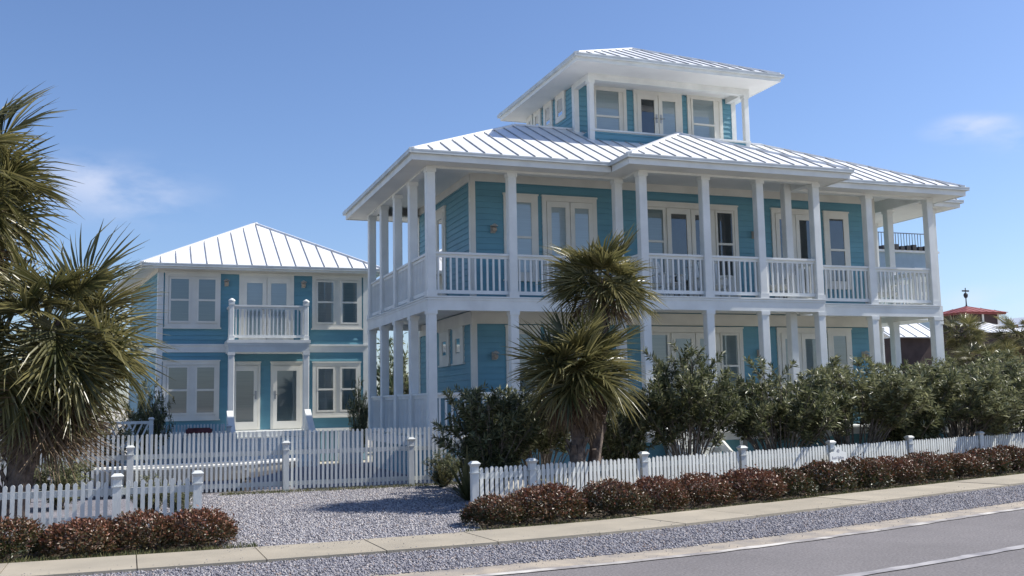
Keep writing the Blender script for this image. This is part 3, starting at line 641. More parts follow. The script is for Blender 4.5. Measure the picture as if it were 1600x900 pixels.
# ------------------------------------------------------------------ picket fences
PK = {}
def picket_mesh(h, w, t, m):
    key = (h, w)
    if key not in PK:
        q = MB(); hw = w/2; pr = [(-hw, 0), (hw, 0), (hw, h-hw*.9), (hw*.55, h-hw*.25), (0, h), (-hw*.55, h-hw*.25), (-hw, h-hw*.9)]
        q.prism([(a, -t/2, b) for a, b in pr], (0, t, 0)); PK[key] = q.mesh('picket', m)
    return PK[key]
def post(parent, x, y, h, w, m, z0=0):
    hw = w/2; q = MB(); q.box(x-hw, x+hw, y-hw, y+hw, z0, h)
    p = q.build('post', m, parent)
    c = MB(); c.box(x-hw-.012, x+hw+.012, y-hw-.012, y+hw+.012, h-.10, h-.085)
    c.build('post_collar', m, p); c = MB()
    o = hw+.026; c.hexa([(x-hw, y-hw, h), (x+hw, y-hw, h), (x+hw, y+hw, h), (x-hw, y+hw, h), (x-o, y-o, h+.045), (x+o, y-o, h+.045), (x+o, y+o, h+.045), (x-o, y+o, h+.045)])
    c = MB(); tiers = [(hw, 0), (o, .045), (o, .05), (o*.55, .085)]; vs = []
    for a_, z_ in tiers: vs += [(x-a_, y-a_, h+z_), (x+a_, y-a_, h+z_), (x+a_, y+a_, h+z_), (x-a_, y+a_, h+z_)]
    c.add(vs, [(3, 2, 1, 0), (12, 13, 14, 15)]+[(4*t+k, 4*t+(k+1) % 4, 4*t+4+(k+1) % 4, 4*t+4+k) for t in range(3) for k in range(4)])
    c.build('post_cap', m, p); return p
def fence(root, path, h, w, sp, rails_, m, z0=.03, t=.02, skip=None, jit=.012):
    me = picket_mesh(h, w, t, m)
    L = 0; i = 0; segs = []
    for a, b in zip(path[:-1], path[1:]): segs.append((Vector((*a, 0)), Vector((*b, 0))))
    for a, b in segs:
        d = (b-a).normalized(); n = Vector((d.y, -d.x, 0))
        for rz in rails_:
            q = MB(); q.bar(a-n*.035+Vector((0, 0, rz)), b-n*.035+Vector((0, 0, rz)), .045, .09); q.build('rail', m, root)
        ln = (b-a).length; k = max(1, round(ln/sp)); st = ln/k; ang = math.atan2(d.y, d.x)
        for j in range(k):
            p = a+d*(st*(j+.5))
            if skip and any(abs((p-Vector((*s_, 0))).length) < .10 for s_ in skip): continue
            o = inst('picket', me, root, (p.x+n.x*.0, p.y, z0+random.uniform(-jit, jit)), ang); o.rotation_euler = (0, random.gauss(0, .006), ang)
SF = empty('picket_fence', (12, 17.0, 0), 'long white picket fence with capped posts behind the red shrubs along the sidewalk', 'fence')
fpath = [swp(x, -2.32) for x in (5.35, 6.55, 9.0, 11.5, 14.15, 16.9, 19.8, 22.8, 26)]
fence(SF, fpath, .67, .056, .092, (.20, .56), M['fence'], skip=fpath)
for x, y in fpath: post(SF, x, y, .715, .11, M['fence'])
LF = empty('picket_fence', (-.8, 15.38, 0), 'short white picket fence left of the driveway in front of the palms', 'fence')
lp = [(-6.2, 15.5), (-3.1, 15.43), (-.27, 15.38), (.80, 15.34)]
fence(LF, lp, .69, .055, .098, (.20, .57), M['fence'], skip=lp)
for x, y in lp: post(LF, x, y, .735, .115, M['fence'])
GF = empty('driveway_gate', (2.5, 21.2, 0), 'tall white picket gate closing off the gravel driveway', 'gate')
gp = [(-5.6, 21.25), (-3.0, 21.25), (-.15, 21.22), (2.80, 21.15), (5.38, 21.08), (6.55, 21.05)]
fence(GF, gp, 1.17, .047, .088, (.16, .78), M['fence'], z0=.05, skip=None, jit=.006)
for x, y in gp: post(GF, x, y-.075, .93, .115, M['fence'])
BF = empty('picket_fence', (1.5, 29.6, 0), 'low white picket fence standing in front of the cottage, left of its steps', 'fence')
bp = [(.62, 29.5), (2.35, 29.45)]
fence(BF, bp, 1.22, .05, .085, (.3, .95), M['fence'], z0=.05, jit=.006)
for x, y in bp: post(BF, x, y, 1.15, .1, M['fence'])
LT = empty('lattice_fence', (-.6, 27.0, 0), 'pale lattice fence panel between the big left palm and the cottage', 'fence')
q = MB(); la, lb = Vector((-2.2, 27.2, 0)), Vector((.28, 26.9, 0)); d = (lb-la).normalized()
for rz in (.35, 1.38): q.bar(la+Vector((0, 0, rz)), lb+Vector((0, 0, rz)), .06, .07)
q.build('rail', M['fence'], LT)
for k in range(17):
    for sg in (-1, 1):
        a = la+d*(.1+k*.145); b = a+d*(sg*.45)
        if 0 < (b-la).dot(d) < 2.5: MB().bar(a+Vector((0, sg*.01, .38)), b+Vector((0, sg*.01, 1.36)), .02, .04).build('lattice_slat', M['fence'], LT)
for p in (la, lb): post(LT, p.x, p.y, 1.42, .1, M['fence'])
# house sign hung on the street fence
sx, sy = swp(14.15, -2.18); sd = Vector((swp(14.6, -2.18)[0]-swp(13.7, -2.18)[0], swp(14.6, -2.18)[1]-swp(13.7, -2.18)[1], 0)).normalized()
sn = Vector((sd.y, -sd.x, 0)); sf = Fr((sx, sy), (sd.x, sd.y), (sn.x, sn.y))
SG = empty('house_sign', (sx, sy, .3), 'white house sign board with number hung on the street fence', 'sign')
q = MB(); q.prism([sf.p(u, z, 0) for u, z in ((-.27, .36), (.27, .36), (.27, .55), (.13, .58), (.09, .66), (-.09, .66), (-.13, .58), (-.27, .55))], sn*.025); q.fbox(sf, -.28, .28, .345, .375, .0, .04); q.build('board', M['white'], SG)
def text(body, size, u, z, n=.027):
    c = bpy.data.curves.new('lettering', 'FONT'); c.body = body; c.size = size; c.align_x = 'CENTER'; c.extrude = .001
    tmp = bpy.data.objects.new('tmp', c); COL.objects.link(tmp); dg = bpy.context.evaluated_depsgraph_get()
    me = bpy.data.meshes.new_from_object(tmp.evaluated_get(dg)); COL.objects.unlink(tmp); bpy.data.objects.remove(tmp)
    me.materials.clear(); me.materials.append(M['ink']); o = link(bpy.data.objects.new('lettering', me), SG, sf.p(u, z, n))
    o.rotation_euler = (math.pi/2, 0, math.atan2(sd.y, sd.x))
text('40', .10, 0, .555)
u_ = -.20                               # the second line is worn and cannot be read: worn strokes where it stands
for k, (w_, h_) in enumerate(((.030, .060), (.018, .035), (.022, .038), (.016, .035), (.012, .055), (.0, 0), (.030, .060), (.020, .036), (.012, .055), (.022, .050), (.020, .036), (.014, .040), (.020, .034))):
    if w_:
        MB().fbox(sf, u_, u_+w_*.8, .425, .425+h_, .0255, .0275).build('worn_stroke', M['ink'], SG)
    u_ += w_+.011 if w_ else .03

# ------------------------------------------------------------------ plants
def leaves(P, D, N, ln, wd, tint):
    """folded lance leaves: P base, D direction, N face normal"""
    D = D/np.linalg.norm(D, axis=1)[:, None]; S_ = np.cross(D, N); S_ /= np.linalg.norm(S_, axis=1)[:, None]+1e-9; U = np.cross(S_, D)
    mid = P+D*(ln*.45)[:, None]
    a = mid+S_*(wd/2)[:, None]+U*(wd*.18)[:, None]; b = mid-S_*(wd/2)[:, None]+U*(wd*.18)[:, None]; tip = P+D*ln[:, None]-U*(ln*.06)[:, None]
    n = len(P); V = np.stack([P, a, tip, b], 1).reshape(-1, 3); i = np.arange(n)*4
    F = np.concatenate([np.stack([i, i+1, i+2], 1), np.stack([i, i+2, i+3], 1)]); return V, F, np.repeat(tint, 4)
def rnd(n): v = RNG.normal(size=(n, 3)); return v/np.linalg.norm(v, axis=1)[:, None]
def oleander(h, r, nst, seed, open_base=True, lv=26):
    """vase of bare stems that branch into leafy twigs"""
    rg = np.random.default_rng(seed); st = MB(); P = []; D = []
    for i in range(nst):
        a = rg.uniform(0, 6.283); q = math.sqrt(rg.uniform(0.0, 1)); rr = r*q*.95
        hh = h*(1-.38*q**2.2)*rg.uniform(.72, .98)
        b = np.array([math.cos(a+rg.normal(0, .3))*.22*rg.random()*r, math.sin(a)*.22*rg.random()*r, 0])
        e = np.array([math.cos(a)*rr, math.sin(a)*rr, hh]); m1 = b+(e-b)*.5+np.array([math.cos(a), math.sin(a), 0])*(-.10*rr)+rg.normal(0, .04, 3)
        st.tube([b, b+(m1-b)*.5, m1, (m1+e)/2+rg.normal(0, .02, 3), e], [.016, .014, .011, .008, .004], 5, cap=False)
        for k in range(rg.integers(6, 9)):
            t = rg.uniform(.50 if open_base else .12, 1.0); p0 = b+(m1-b)*t*2 if t < .5 else m1+(e-m1)*(t-.5)*2
            ta = a+rg.normal(0, 1.1); tl_ = rg.uniform(.22, .48)*(.55+h/5)
            d = np.array([math.cos(ta)*.75, math.sin(ta)*.75, rg.uniform(.35, 1.1)]); d /= np.linalg.norm(d); p1 = p0+d*tl_
            st.tube([p0, (p0+p1)/2+rg.normal(0, .015, 3), p1], [.006, .005, .003], 4, cap=False)
            n = int(lv*rg.uniform(.7, 1.2)); tt = rg.uniform(.15, 1.02, n)
            for t_ in tt:
                P.append(p0+(p1-p0)*t_); o = rg.normal(size=3); o -= d*o.dot(d); o /= np.linalg.norm(o)+1e-6; D.append(d*rg.uniform(.25, 1.0)+o*.8)
    P = np.array(P); D = np.array(D); n = len(P)
    N = np.tile([0, 0, 1.0], (n, 1))+rg.normal(0, .5, (n, 3)); ln = rg.uniform(.095, .17, n); wd = ln*rg.uniform(.20, .29, n)
    tint = np.clip(rg.normal(.26, .2, n), 0, 1); tint[rg.random(n) < .13] = .9
    V, F, T_ = leaves(P, D, N, ln, wd, tint)
    return st.mesh('branches', M['stem'], True, False), tri_mesh('foliage', V, F, T_, M['oleander'])
OL = [oleander(2.5, 1.25, 50, 11, True, 36), oleander(2.4, 1.3, 54, 12, True, 36), oleander(2.1, 1.15, 48, 13, False, 42), oleander(2.6, 1.35, 54, 14, True, 38)]
def bush(name, var, x, y, s_, sz, rz, label, cat='bush', group='oleander bushes behind the street fence'):
    o = empty(name, (x, y, 0), label, cat, group)
    for nm, me in (('branches', var[0]), ('foliage', var[1])):
        c = bpy.data.objects.new(nm, me); COL.objects.link(c); c.parent = o; c.scale = (s_, s_, sz); c.rotation_euler = (0, 0, rz)
    return o
spots = [  # photo x, depth Y, variant, width scale, height scale, label
 (765, 17.75, 2, .84, 1.0, 'dark green oleander bush at the left end of the row, beside the gate'),
 (842, 19.0, 1, .85, .92, 'oleander bush just behind the left side of the twin palms'),
 (972, 19.0, 2, .75, .95, 'oleander bush just behind the right side of the twin palms'),
 (1072, 18.6, 0, .86, 1.06, 'tall oleander bush with bare fanned stems, second right of the palms'),
 (1215, 19.2, 1, .92, 1.03, 'wide oleander bush with many bare stems below the porch centre'),
 (1330, 19.9, 3, 1.05, .98, 'oleander bush behind the house sign on the street fence'),
 (1415, 20.6, 2, 1.1, 1.24, 'oleander bush in front of the right end porch columns'),
 (1500, 20.9, 0, 1.1, .98, 'oleander bush just right of the porch end'),
 (1580, 21.8, 3, 1.2, 1.08, 'oleander bush at the right edge of the picture'),
 (1668, 22.6, 1, 1.2, 1.15, 'oleander bush past the right edge of the row')]
for i, (px, Y, v, s_, sz, lb) in enumerate(spots):
    Y -= .45; p = at(px, 640, Y); bush('oleander_bush', OL[v], p[0], Y, s_*(1.08 if i < 4 else 1.22), sz*1.04, i*1.3+.4, lb)
# low red-leaved hedge shrubs
def hedge(seed, red=.14):
    rg = np.random.default_rng(seed); n = 5200
    d = rg.normal(size=(n, 3)); d[:, 2] = np.abs(d[:, 2])*1.0-.25; d /= np.linalg.norm(d, axis=1)[:, None]
    k = rg.normal(size=(7, 3)); k /= np.linalg.norm(k, axis=1)[:, None]; lob = 1+.30*np.max(d@k.T, axis=1)-.22+.06*np.sin(d[:, 0]*9+seed)*np.cos(d[:, 1]*8)
    rad = lob*rg.uniform(.58, 1.03, n)**.6*np.where(rg.random(n) < .04, rg.uniform(1.05, 1.22, n), 1)
    P = d*rad[:, None]*np.array([.62, .58, .50]); P[:, 2] = np.maximum(P[:, 2]+.20, .02+.05*rg.random(n))
    D = d*.6+rg.normal(0, .55, (n, 3))+np.array([0, 0, .35]); ln = rg.uniform(.04, .08, n); wd = ln*rg.uniform(.42, .6, n)
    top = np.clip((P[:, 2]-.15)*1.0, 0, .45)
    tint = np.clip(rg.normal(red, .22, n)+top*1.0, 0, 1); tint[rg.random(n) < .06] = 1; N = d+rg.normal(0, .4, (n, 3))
    V, F, T_ = leaves(P, D, N, ln, wd, tint)
    st = MB()
    for i in range(26):
        a = rg.uniform(0, 6.283); e = np.array([math.cos(a)*.45*rg.random()**.5, math.sin(a)*.42*rg.random()**.5, rg.uniform(.3, .52)])
        st.tube([(0, 0, 0), e*.5+rg.normal(0, .03, 3)*np.array([1, 1, 0]), e], [.012, .009, .004], 4, cap=False)
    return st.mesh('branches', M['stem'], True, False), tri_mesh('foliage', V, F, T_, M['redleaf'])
HD = [hedge(21+i, (.08, -.04, .14, .03, .20, -.08)[i]) for i in range(6)]
hx = [4.72, 5.72, 6.85, 7.75, 8.75, 9.75, 10.7, 11.7, 12.75, 13.8, 14.9, 16.0, 17.2, 18.4, 19.7, 21.0, 22.4]
hsz = [(.80, .95), (1.12, 1.12), (.95, 1.02), (.85, 1.0), (.98, 1.02), (1.0, 1.0), (.95, .98), (1.05, 1.12), (1.0, 1.28), (1.0, 1.0), (1.0, 1.1), (1.05, 1.0), (1.1, 1.15), (1.1, 1.1), (1.1, 1.2), (1.1, 1.1), (1.1, 1.2)]
for i, x in enumerate(hx):
    X_, Y_ = swp(x, -.72-.06*math.sin(i*2.1))
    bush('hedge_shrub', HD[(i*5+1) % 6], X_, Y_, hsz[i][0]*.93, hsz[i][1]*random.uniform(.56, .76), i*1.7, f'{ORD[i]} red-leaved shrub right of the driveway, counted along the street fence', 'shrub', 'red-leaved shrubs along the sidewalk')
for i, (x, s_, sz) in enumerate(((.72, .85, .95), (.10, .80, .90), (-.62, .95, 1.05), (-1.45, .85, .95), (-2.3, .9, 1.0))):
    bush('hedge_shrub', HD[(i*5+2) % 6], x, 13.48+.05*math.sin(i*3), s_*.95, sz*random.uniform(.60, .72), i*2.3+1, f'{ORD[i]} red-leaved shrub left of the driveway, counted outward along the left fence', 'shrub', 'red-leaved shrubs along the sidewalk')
# fan palms
def frond(seed, pet, bl, nseg, dead=False, droop=.25, spread=118, wf=.050):
    rg = np.random.default_rng(seed); q = MB(); tint = []
    arch = .22 if not dead else .3; pit = R_(rg.uniform(-5, 42)) if not dead else 0
    def pp(t): return np.array([pet*t, 0, -arch*pet*t*t])
    pts = [pp(t) for t in (0, .3, .6, 1)]; q.tube(pts, [.022, .017, .014, .011], 4, cap=False); tint += [.75]*len(q.v)
    B = pp(1); T0 = np.array([1, 0, -2*arch]); T0 /= np.linalg.norm(T0); T0 = np.array([T0[0]*math.cos(pit)+T0[2]*math.sin(pit), 0, T0[2]*math.cos(pit)-T0[0]*math.sin(pit)]); Yv = np.array([0, 1, 0.0]); Wv = np.cross(T0, Yv)*1.0
    if Wv[2] < 0: Wv = -Wv
    for i in range(nseg):
        a = -1+2*(i+.5)/nseg; ph = R_(spread)*a+rg.normal(0, .02)
        root = B+T0*(1-abs(a))*.30*bl-Wv*(1-abs(a))**2*.10*bl
        lift = .38*abs(math.sin(ph))*(1 if not dead else -.7)
        d = T0*math.cos(ph)+Yv*math.sin(ph)*(1 if not dead else .55)+Wv*lift; d /= np.linalg.norm(d)
        L = bl*(.62+.38*math.cos(ph*.62))*rg.uniform(.9, 1.08); w = bl*wf*rg.uniform(.8, 1.2); tipb = rg.uniform(.3, .9) if rg.random() < .35 else 0
        side = np.cross(d, Wv); side /= np.linalg.norm(side); nn = np.cross(side, d)
        dr = droop*rg.uniform(.5, 1.6)*(2.2 if dead else 1); tw = rg.normal(0, .35)
        sd_ = side*math.cos(tw)+nn*math.sin(tw); nv = np.cross(sd_, d)
        b0 = len(q.v); vs = []; tv = np.clip(rg.normal(.28, .20), 0, 1)
        for t, ww in ((0, .35), (.38, 1), (.72, .66), (1, .06)):
            c = root+d*L*t-np.array([0, 0, 1])*L*(dr*t**2.4*(1-.3*abs(d[2]))+tipb*max(0, t-.55)**1.3)
            vs += [c-sd_*w*ww*.5+nv*w*ww*.3, c, c+sd_*w*ww*.5+nv*w*ww*.3]; tint += [min(1, tv+.40*t**3)]*3
        fs = []
        for k in range(3): fs += [(3*k, 3*k+1, 3*k+4, 3*k+3), (3*k+1, 3*k+2, 3*k+5, 3*k+4)]
        q.add(vs, fs)
    me = q.mesh('frond', M['palmdead' if dead else 'palmleaf'], False, False)
    at_ = me.attributes.new('tint', 'FLOAT', 'POINT'); at_.data.foreach_set('value', np.array(tint, np.float32)); return me
FG = [frond(31+i, .62+.05*(i%2), .95, 34, False, .05+.04*(i % 5)) for i in range(8)]
FT = [frond(81+i, .5, 1.0, 27, False, .05+.05*(i % 4), 112, .064) for i in range(6)]
FD = [frond(51+i, .6, .8, 26, True, .35) for i in range(3)]
FS = [frond(61+i, .45, .72, 30, True, .10) for i in range(3)]
def palm(base, top, r0, size, ng, nd, seed, label, elmin=-35, elmax=82, deadrange=(-85, -45), group=None, bend=0, stiff=False):
    rg = np.random.default_rng(seed); o = empty('palm_tree', (*base, 0), label, 'palm tree', group)
    b = Vector((*base, 0)); t = Vector(top); n = 9; pts = []; rad = []
    for i in range(n+1):
        f = i/n; p = b.lerp(t, f)+Vector((bend*math.sin(f*math.pi), 0, 0)); pts.append(p-b); rad.append(r0*(1.25-.25*f)*(1+.08*math.sin(i*2.6)))
    q = MB(); q.tube(pts, rad, 12, jit=.10)
    for i in range(int((t-b).length*22)):   # criss-crossed old leaf bases
        f = rg.uniform(.12, .99); a = rg.uniform(0, 6.283); p = b.lerp(t, f)-b+Vector((bend*math.sin(f*math.pi), 0, 0)); u = Vector((math.cos(a), math.sin(a), 0))
        q.bar(p+u*r0*.85, p+u*(r0*1.35+.05)+Vector((0, 0, .16+.1*rg.random())), .07, .03)
    q.build('trunk', M['bark'], None)
    tr_ = COL.objects[-1]; tr_.parent = o; tr_.location = (0, 0, 0)
    for i in range(ng+nd):
        dead = i >= ng
        az = i*2.39996+rg.normal(0, .2)
        if not dead: f = (i+.5)/ng; el = elmax-(elmax-elmin)*f**.85+rg.normal(0, 5)
        else: el = rg.uniform(*deadrange)
        me = (FS if stiff else FD)[i % 3] if dead else (FT[int(rg.integers(0, 6))] if stiff else FG[int(rg.integers(0, 8))])
        c = bpy.data.objects.new('frond' if not dead else 'dead_frond', me); COL.objects.link(c); c.parent = o
        s_ = size*rg.uniform(.82, 1.1); c.scale = (s_, s_, s_)
        off = Vector((math.cos(az), math.sin(az), 0))*r0*.8
        c.location = (t-b)+off+Vector((0, 0, -.25*size*(1-max(-1, el/80))*.5-(.2*size if dead else 0)))
        c.rotation_euler = (rg.normal(0, .55), -R_(el), az)
    return o
def ptop(px, py, Y): return tuple(at(px, py, Y))
tA = ptop(76, 512, 17.6); palm((tA[0]-.45, 17.7), tA, .17, 1.02, 60, 38, 61, 'big fan palm with brown skirt of dead fronds behind the left picket fence', -62, 84, (-88, -58))
tB = ptop(-70, 262, 18.2); palm((tB[0]+.1, 18.3), tB, .17, 1.04, 44, 22, 62, 'tall fan palm cut off by the left picture edge', -60, 80, (-88, -60))
tC = ptop(936, 440, 16.5); palm((7.35, 16.35), tC, .095, .62, 42, 5, 63, 'taller rear palm of the twin palms in front of the house', -8, 86, (-30, -8), 'twin palms behind the street fence', .12, True)
tD = ptop(902, 572, 16.15); palm((7.02, 16.1), tD, .11, .70, 48, 22, 64, 'lower front palm of the twin palms in front of the house', -16, 86, (-58, -12), 'twin palms behind the street fence', 0, True)
for px, py, Y, s_, lb in ((1502, 520, 34, .62, 'background palm just right of the big house porch'), (1530, 560, 31, .55, 'short background palm below the distant white roof'), (1592, 522, 40, .85, 'background palm near the right picture edge'), (1562, 556, 37, .6, 'background palm below the red-roofed lookout')):
    t_ = ptop(px, py, Y); palm((t_[0]+.1, Y), t_, .16, s_, 30, 8, int(px), lb, -45, 80, (-85, -50), 'palms beyond the big house')
# smaller plants
DB = oleander(1.6, .9, 34, 71, False, 22)
def dry_bush(px, Y, s_, sz, label, v=DB, cat='bush', name='bush'):
    p = at(px, 640, Y); return bush(name, v, p[0], Y, s_, sz, px*.1, label, cat, None)
dry_bush(232, 29.0, .75, 1.45, 'brownish bush against the left front corner of the cottage')
dry_bush(560, 30.2, .42, 1.45, 'slim young shrub beside the right-hand cottage windows')
dry_bush(692, 20.3, .5, .45, 'small green plant at the right end of the driveway gate')
dry_bush(20, 23.5, 1.3, 1.25, 'dark bush behind the left palms at the picture edge'); dry_bush(150, 25.5, 1.1, .95, 'dark bush behind the big left palm and the gate')
dry_bush(612, 35.5, 1.5, 2.4, 'dark bushy tree behind the left porch of the big house', DB, 'tree', 'tree'); dry_bush(-120, 22, 1.4, 1.5, 'bush beyond the left picture edge'); dry_bush(100, 19.6, .7, .6, 'low bush under the big left palm')
dry_bush(235, 17.6, .42, .38, 'low leafy plant behind the left fence near its end post'); dry_bush(285, 17.2, .34, .3, 'smallest leafy plant behind the left fence end')
MB_ = MB()
def yucca(px, Y, n, L, seed, label):
    rg = np.random.default_rng(seed); q = MB(); p = at(px, 700, Y); tint = []
    for i in range(n):
        a = i*2.4; el = R_(rg.uniform(25, 85)); d = Vector((math.cos(a)*math.cos(el), math.sin(a)*math.cos(el), math.sin(el))); sd2 = Vector((-math.sin(a), math.cos(a), 0)); l = L*rg.uniform(.75, 1.1)
        vs = []
        for t, w in ((0, .02), (.4, .035), (.75, .025), (1, .003)): c = d*l*t-Vector((0, 0, .25*l*t**2.5*math.cos(el))); vs += [c-sd2*w, c+sd2*w]; tint += [.2+.5*t]*2
        q.add(vs, [(0, 1, 3, 2), (2, 3, 5, 4), (4, 5, 7, 6)])
    me = q.mesh('yucca', M['palmleaf'], False, False); a_ = me.attributes.new('tint', 'FLOAT', 'POINT'); a_.data.foreach_set('value', np.array(tint, np.float32))
    o = empty('yucca_plant', (p[0], Y, 0), label, 'plant'); c = bpy.data.objects.new('leaves', me); COL.objects.link(c); c.parent = o; return o
yucca(730, 17.2, 46, .95, 81, 'spiky yucca behind the first street fence post'); yucca(868, 17.0, 34, .6, 82, 'spiky yucca at the foot of the twin palms')
yucca(690, 20.2, 26, .55, 83, 'small spiky yucca by the gate end')
def tufts(n, fx, label):
    P = np.array([fx() for _ in range(n)]); P = np.column_stack([P, np.zeros(n)]); D = RNG.normal(0, .5, (n, 3)); D[:, 2] = 1
    V, F, T_ = leaves(P, D, RNG.normal(size=(n, 3)), RNG.uniform(.03, .10, n), RNG.uniform(.006, .012, n), RNG.random(n))
    tag(link(bpy.data.objects.new('grass_tufts', tri_mesh('grass_tufts', V, F, T_, M['grass']))), label, 'grass', kind='stuff')
tufts(5200, lambda: swp(random.uniform(4.0, 22), -abs(random.gauss(.05, .08))), 'thin dry grass along the sidewalk edge right of the driveway')
tufts(2600, lambda: swp(random.uniform(-4, 1.4), -abs(random.gauss(.12, .15))), 'thin dry grass along the sidewalk edge left of the driveway')
tufts(2600, lambda: (random.uniform(1.5, 6.4), random.gauss(20.85, .14)), 'green weeds along the foot of the driveway gate')

# ------------------------------------------------------------------ boat, planter, chairs
def boat():
    L, Wd = 4.0, 1.0; n = 14; st = []
    for i in range(n+1):
        t = i/n; w = Wd/2*(1-max(0, (t-.45)/.55)**2.4)*(.86+.14*min(1, t/.3)); keel = .04+.26*max(0, (t-.66)/.34)**2; sheer = .36+.05*t*t
        x = L*(t-.5)
        st.append([(x, -w, sheer), (x, -w*.97, sheer-.16), (x, -w*.84, keel+.06), (x, 0, keel), (x, w*.84, keel+.06), (x, w*.97, sheer-.16), (x, w, sheer)])
    vs = [p for r in st for p in r]; fs = []
    for i in range(n):
        for k in range(6): fs.append((i*7+k, i*7+k+1, (i+1)*7+k+1, (i+1)*7+k))
    fs.append(tuple(range(7)))
    p = at(464, 724, 22.0); loc = Vector((p[0]-1.97, 21.92, .17))
    o = empty('rowing_boat', (loc.x, loc.y, 0), 'cream rowing boat with white gunwale parked behind the driveway gate', 'boat')
    a = MB().add(vs, fs).build('hull', M['boathull'], o, True, loc=loc)
    q = MB()
    for k in (0, 6):
        q.tube([Vector(r[k])+Vector((0, 0, 0)) for r in st], .035, 6)
    q.bar(st[0][0], st[0][6], .05, .07); q.build('gunwale', M['boatrim'], o, loc=loc)
    for x in (-1.1, -.1, .8): MB().box(x-.12, x+.12, -.42, .42, .27, .30).build('thwart', M['boatrim'], o, loc=loc)
    for x in (-1.2, .9): MB().box(x-.08, x+.08, -.36, .36, -.17, .06).build('support_block', M['stem'], o, loc=loc)
    o.rotation_euler = (0, 0, R_(5))
boat()
pl_ = at(556, 690, 30.3); PL = empty('planter_box', (pl_[0]-.2, 30.2, 0), 'white planter box standing right of the cottage steps', 'planter')
q = MB(); x, y = pl_[0]-.2, 30.2
for a, b, c, d in ((-.3, .3, -.3, -.26), (-.3, .3, .26, .3), (-.3, -.26, -.26, .26), (.26, .3, -.26, .26)): q.box(x+a, x+b, y+c, y+d, 0, .95)
q.build('box', M['white'], PL); MB().box(x-.26, x+.26, y-.26, y+.26, .3, .88).build('soil', M['soil'], PL)
RB = empty('red_board', (1.55, 29.35, .9), 'small dark red board hung on the low fence before the cottage', 'board')
q = MB(); q.box(1.2, 1.9, 29.36, 29.39, 1.02, 1.14); q.build('board', M['signred'], RB); MB().box(1.25, 1.85, 29.375, 29.395, 1.14, 1.17).build('batten', M['signred'], RB)
def chair(x, y, z, rz, label):
    o = empty('porch_chair', (x, y, z), label, 'chair', 'white slatted chairs on the upper porch'); o.rotation_euler = (0, 0, rz)
    def part(q, nm):
        c = bpy.data.objects.new(nm, q.mesh(nm, M['white'])); COL.objects.link(c); c.parent = o
    for i in range(5): part(MB().bar((-.27, -.28+i*.115, .40-.02*i), (.27, -.28+i*.115, .40-.02*i), .10, .02), 'seat_slat')
    for i in range(6): part(MB().bar((-.25+i*.10, .24, .34), (-.27+i*.108, .48, 1.10-.012*(i-2.5)**2), .08, .02, Vector((0, 1, 0))), 'back_slat')
    for sx_ in (-.31, .31):
        part(MB().box(sx_-.02, sx_+.02, -.30, -.24, 0, .60), 'leg'); part(MB().box(sx_-.02, sx_+.02, .22, .28, 0, .60), 'leg'); part(MB().box(sx_-.06, sx_+.06, -.36, .34, .60, .625), 'armrest'); part(MB().bar((sx_, -.3, .36), (sx_, .3, .30), .03, .08), 'side_rail')
chair(12.05, 21.95, Z2, .3, 'white slatted porch chair, leftmost on the upper porch bump-out'); chair(13.5, 22.1, Z2, -.2, 'white slatted porch chair in the middle of the upper porch bump-out')
chair(15.25, 21.9, Z2, -.5, 'white slatted porch chair at the right end of the upper porch bump-out'); chair(19.35, 22.75, Z2, -.4, 'white slatted porch chair at the far right end of the upper porch')

# ------------------------------------------------------------------ neighbours beyond the right end
def nhouse():
    Y = 46; a = at(1374, 393, Y); b = at(1462, 399, Y); x0, x1, zt = a[0], b[0], a[2]
    o = empty('neighbour_house', ((x0+x1)/2, Y, 0), 'grey-blue neighbouring house with iron-railed roof deck seen through the right porch', 'house')
    MB().box(x0, x1, Y, Y+7, 0, zt).build('wall', M['bgblue'], o); MB().box(x0-.15, x1+.15, Y-.15, Y+7, zt, zt+.12).build('cornice', M['white'], o)
    for i in range(int((x1-x0)/.42)): MB().box(x0+.1+i*.42, x0+.36+i*.42, Y-.2, Y+.5, zt+.12, zt+.34+.05*(i % 3)).build('roof_tile', M['tile'], o)
    q = MB(); q.box(x0, x1, Y+.8, Y+.85, zt+1.25, zt+1.30); q.box(x0, x1, Y+.8, Y+.85, zt+.35, zt+.39); r = q.build('railing', M['bgrail'], o)
    bm_ = MB().box(-.015, .015, -.015, .015, .12, 1.25).mesh('baluster', M['bgrail'])
    for i in range(int((x1-x0)/.2)): inst('baluster', bm_, r, (x0+.1+i*.2, Y+.825, zt))
    f = Fr((0, Y), (1, 0), (0, -1)); unit(o, 'window', f, x1-1.6, x1-.4, zt-2.4, zt-.9, [('w', x1-1.5, x1-.5, zt-2.3, zt-1.0, 'dark')], M['white'])
nhouse()
def shed():
    Y = 33; a = at(1392, 528, Y); b = at(1456, 528, Y); r = at(1430, 506, Y+1.2); x0, x1, zt = a[0], b[0], a[2]
    o = empty('garden_shed', ((x0+x1)/2, Y, 0), 'dark brown shed with white metal roof seen through the lower right porch', 'shed')
    MB().box(x0, x1, Y, Y+3, 0, zt).build('wall', M['brown'], o)
    ro = MB().box(x0, x1, Y+.1, Y+2.9, zt, zt+.04).build('roof', M['roof'], o); zr = r[2]+.25
    slope(ro, [(x0-.3, Y-.3, zt), (x1+.3, Y-.3, zt), (x1+.3, Y+1.5, zr), (x0-.3, Y+1.5, zr)], M['roof'], .6); slope(ro, [(x1+.3, Y+3.3, zt), (x0-.3, Y+3.3, zt), (x0-.3, Y+1.5, zr), (x1+.3, Y+1.5, zr)], M['roof'], .6)
    MB().box(x0+.8, x0+1.6, Y-.03, Y, .1, 2.0).build('door', M['brown'], o)
shed()
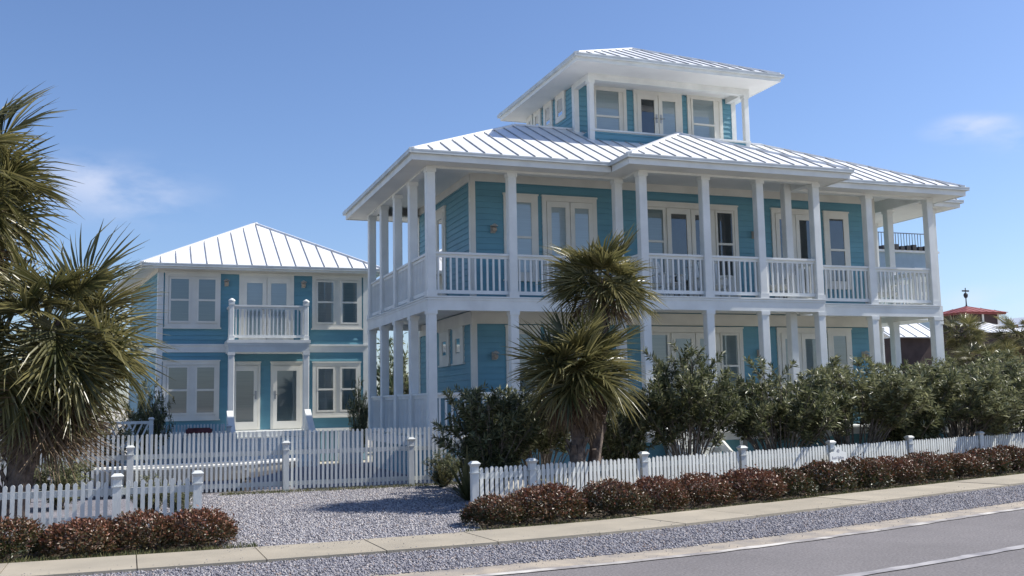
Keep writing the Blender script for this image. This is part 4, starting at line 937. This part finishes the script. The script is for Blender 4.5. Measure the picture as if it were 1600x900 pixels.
def lookout():
    Y = 62; a = at(1504, 490, Y); b = at(1566, 490, Y); x0, x1 = a[0], b[0]; ze = a[2]; zp = at(1535, 478, Y+1)[2]; c = (x0+x1)/2
    o = empty('lookout_house', (c, Y, 0), 'distant brown house with red-roofed lookout and white metal lower roof', 'house')
    w = (x1-x0)/2; zl_ = at(1530, 525, Y)[2]; zc = at(1530, 505, Y)[2]
    MB().box(c-w*.8, c+w*.8, Y, Y+2*w*.8, 0, ze).build('lookout_wall', M['brown'], o)
    for x in (c-w*.8, c-.1, c+w*.8-.15): MB().box(x, x+.18, Y-.04, Y, zl_, ze).build('corner_post', M['cream'], o)
    R2 = MB().box(x0, x1, Y-.4, Y+2*w*.8+.4, ze-.02, ze+.1).build('red_roof', M['redroof'], o); yc = Y+w*.8
    cs_ = [(x0-.1, Y-.5, ze+.1), (x1+.1, Y-.5, ze+.1), (x1+.1, Y+2*w*.8+.5, ze+.1), (x0-.1, Y+2*w*.8+.5, ze+.1)]
    for i in range(4): slope(R2, [cs_[i], cs_[(i+1) % 4], (c, yc, zp)], M['redroof'], .7)
    V = MB(); V.lathe((c, yc, zp-.05), [(.09, 0), (.05, .25), (.04, .7), (.14, .8), (.18, 1.0), (.08, 1.15)], 10); V.bar((c-.35, yc, zp+1.25), (c+.35, yc, zp+1.25), .05, .12); V.bar((c, yc, zp+1.0), (c, yc, zp+1.5), .05, .05); V.build('weather_vane', M['tile'], o)
    lo = MB().box(c-w*1.5, c+w*.85, Y-3.2, Y-.05, 0, zl_).build('lower_wall', M['brown'], o)
    ro = MB().box(c-w*1.5, c+w*.85, Y-3.1, Y-.1, zl_, zl_+.05).build('lower_roof', M['roof'], o)
    slope(ro, [(c-w*1.6, Y-3.6, zl_), (c+w, Y-3.6, zl_), (c-w*.2, Y-.1, zc+.1), (c-w*1.6, Y-.1, zc+.1)], M['roof'], .6)
    MB().box(c+w*.9, c+w*1.25, Y-1, Y, 0, zc-.2).build('red_chimney', M['redroof'], o)
lookout()
def whitehouse():
    Y = 75; a = at(1584, 505, Y); o = empty('white_house', (a[0]+2.5, Y, 0), 'distant white gabled house at the right picture edge', 'house')
    x0, x1 = a[0], a[0]+5; zt = a[2]; MB().box(x0, x1, Y, Y+6, 0, zt-.8).build('wall', M['white'], o)
    MB().prism([(x0-.3, Y-.3, zt-.8), (x1+.3, Y-.3, zt-.8), ((x0+x1)/2, Y-.3, zt+.7)], (0, 6.6, 0)).build('roof', M['roof'], o)
    f = Fr((0, Y), (1, 0), (0, -1))
    for u in (x0+.6, x0+2.8): unit(o, 'window', f, u, u+1.1, zt-2.6, zt-1.1, [('w', u+.1, u+1.0, zt-2.5, zt-1.2, 'dark')], M['white'])
whitehouse()
for i, (px, Y, s_, sz) in enumerate(((1490, 27, 1.3, 1.05), (1560, 30, 1.6, 1.25), (1640, 34, 1.8, 1.4), (1440, 44, 2.2, 1.6), (1540, 52, 2.4, 1.7), (1610, 58, 2.6, 1.8))):
    p = at(px, 640, Y); bush('background_bush', OL[i % 4], p[0], Y, s_, sz, i, f'{ORD[i]} background bush beyond the big house, counted from near to far', 'bush', 'bushes beyond the big house')
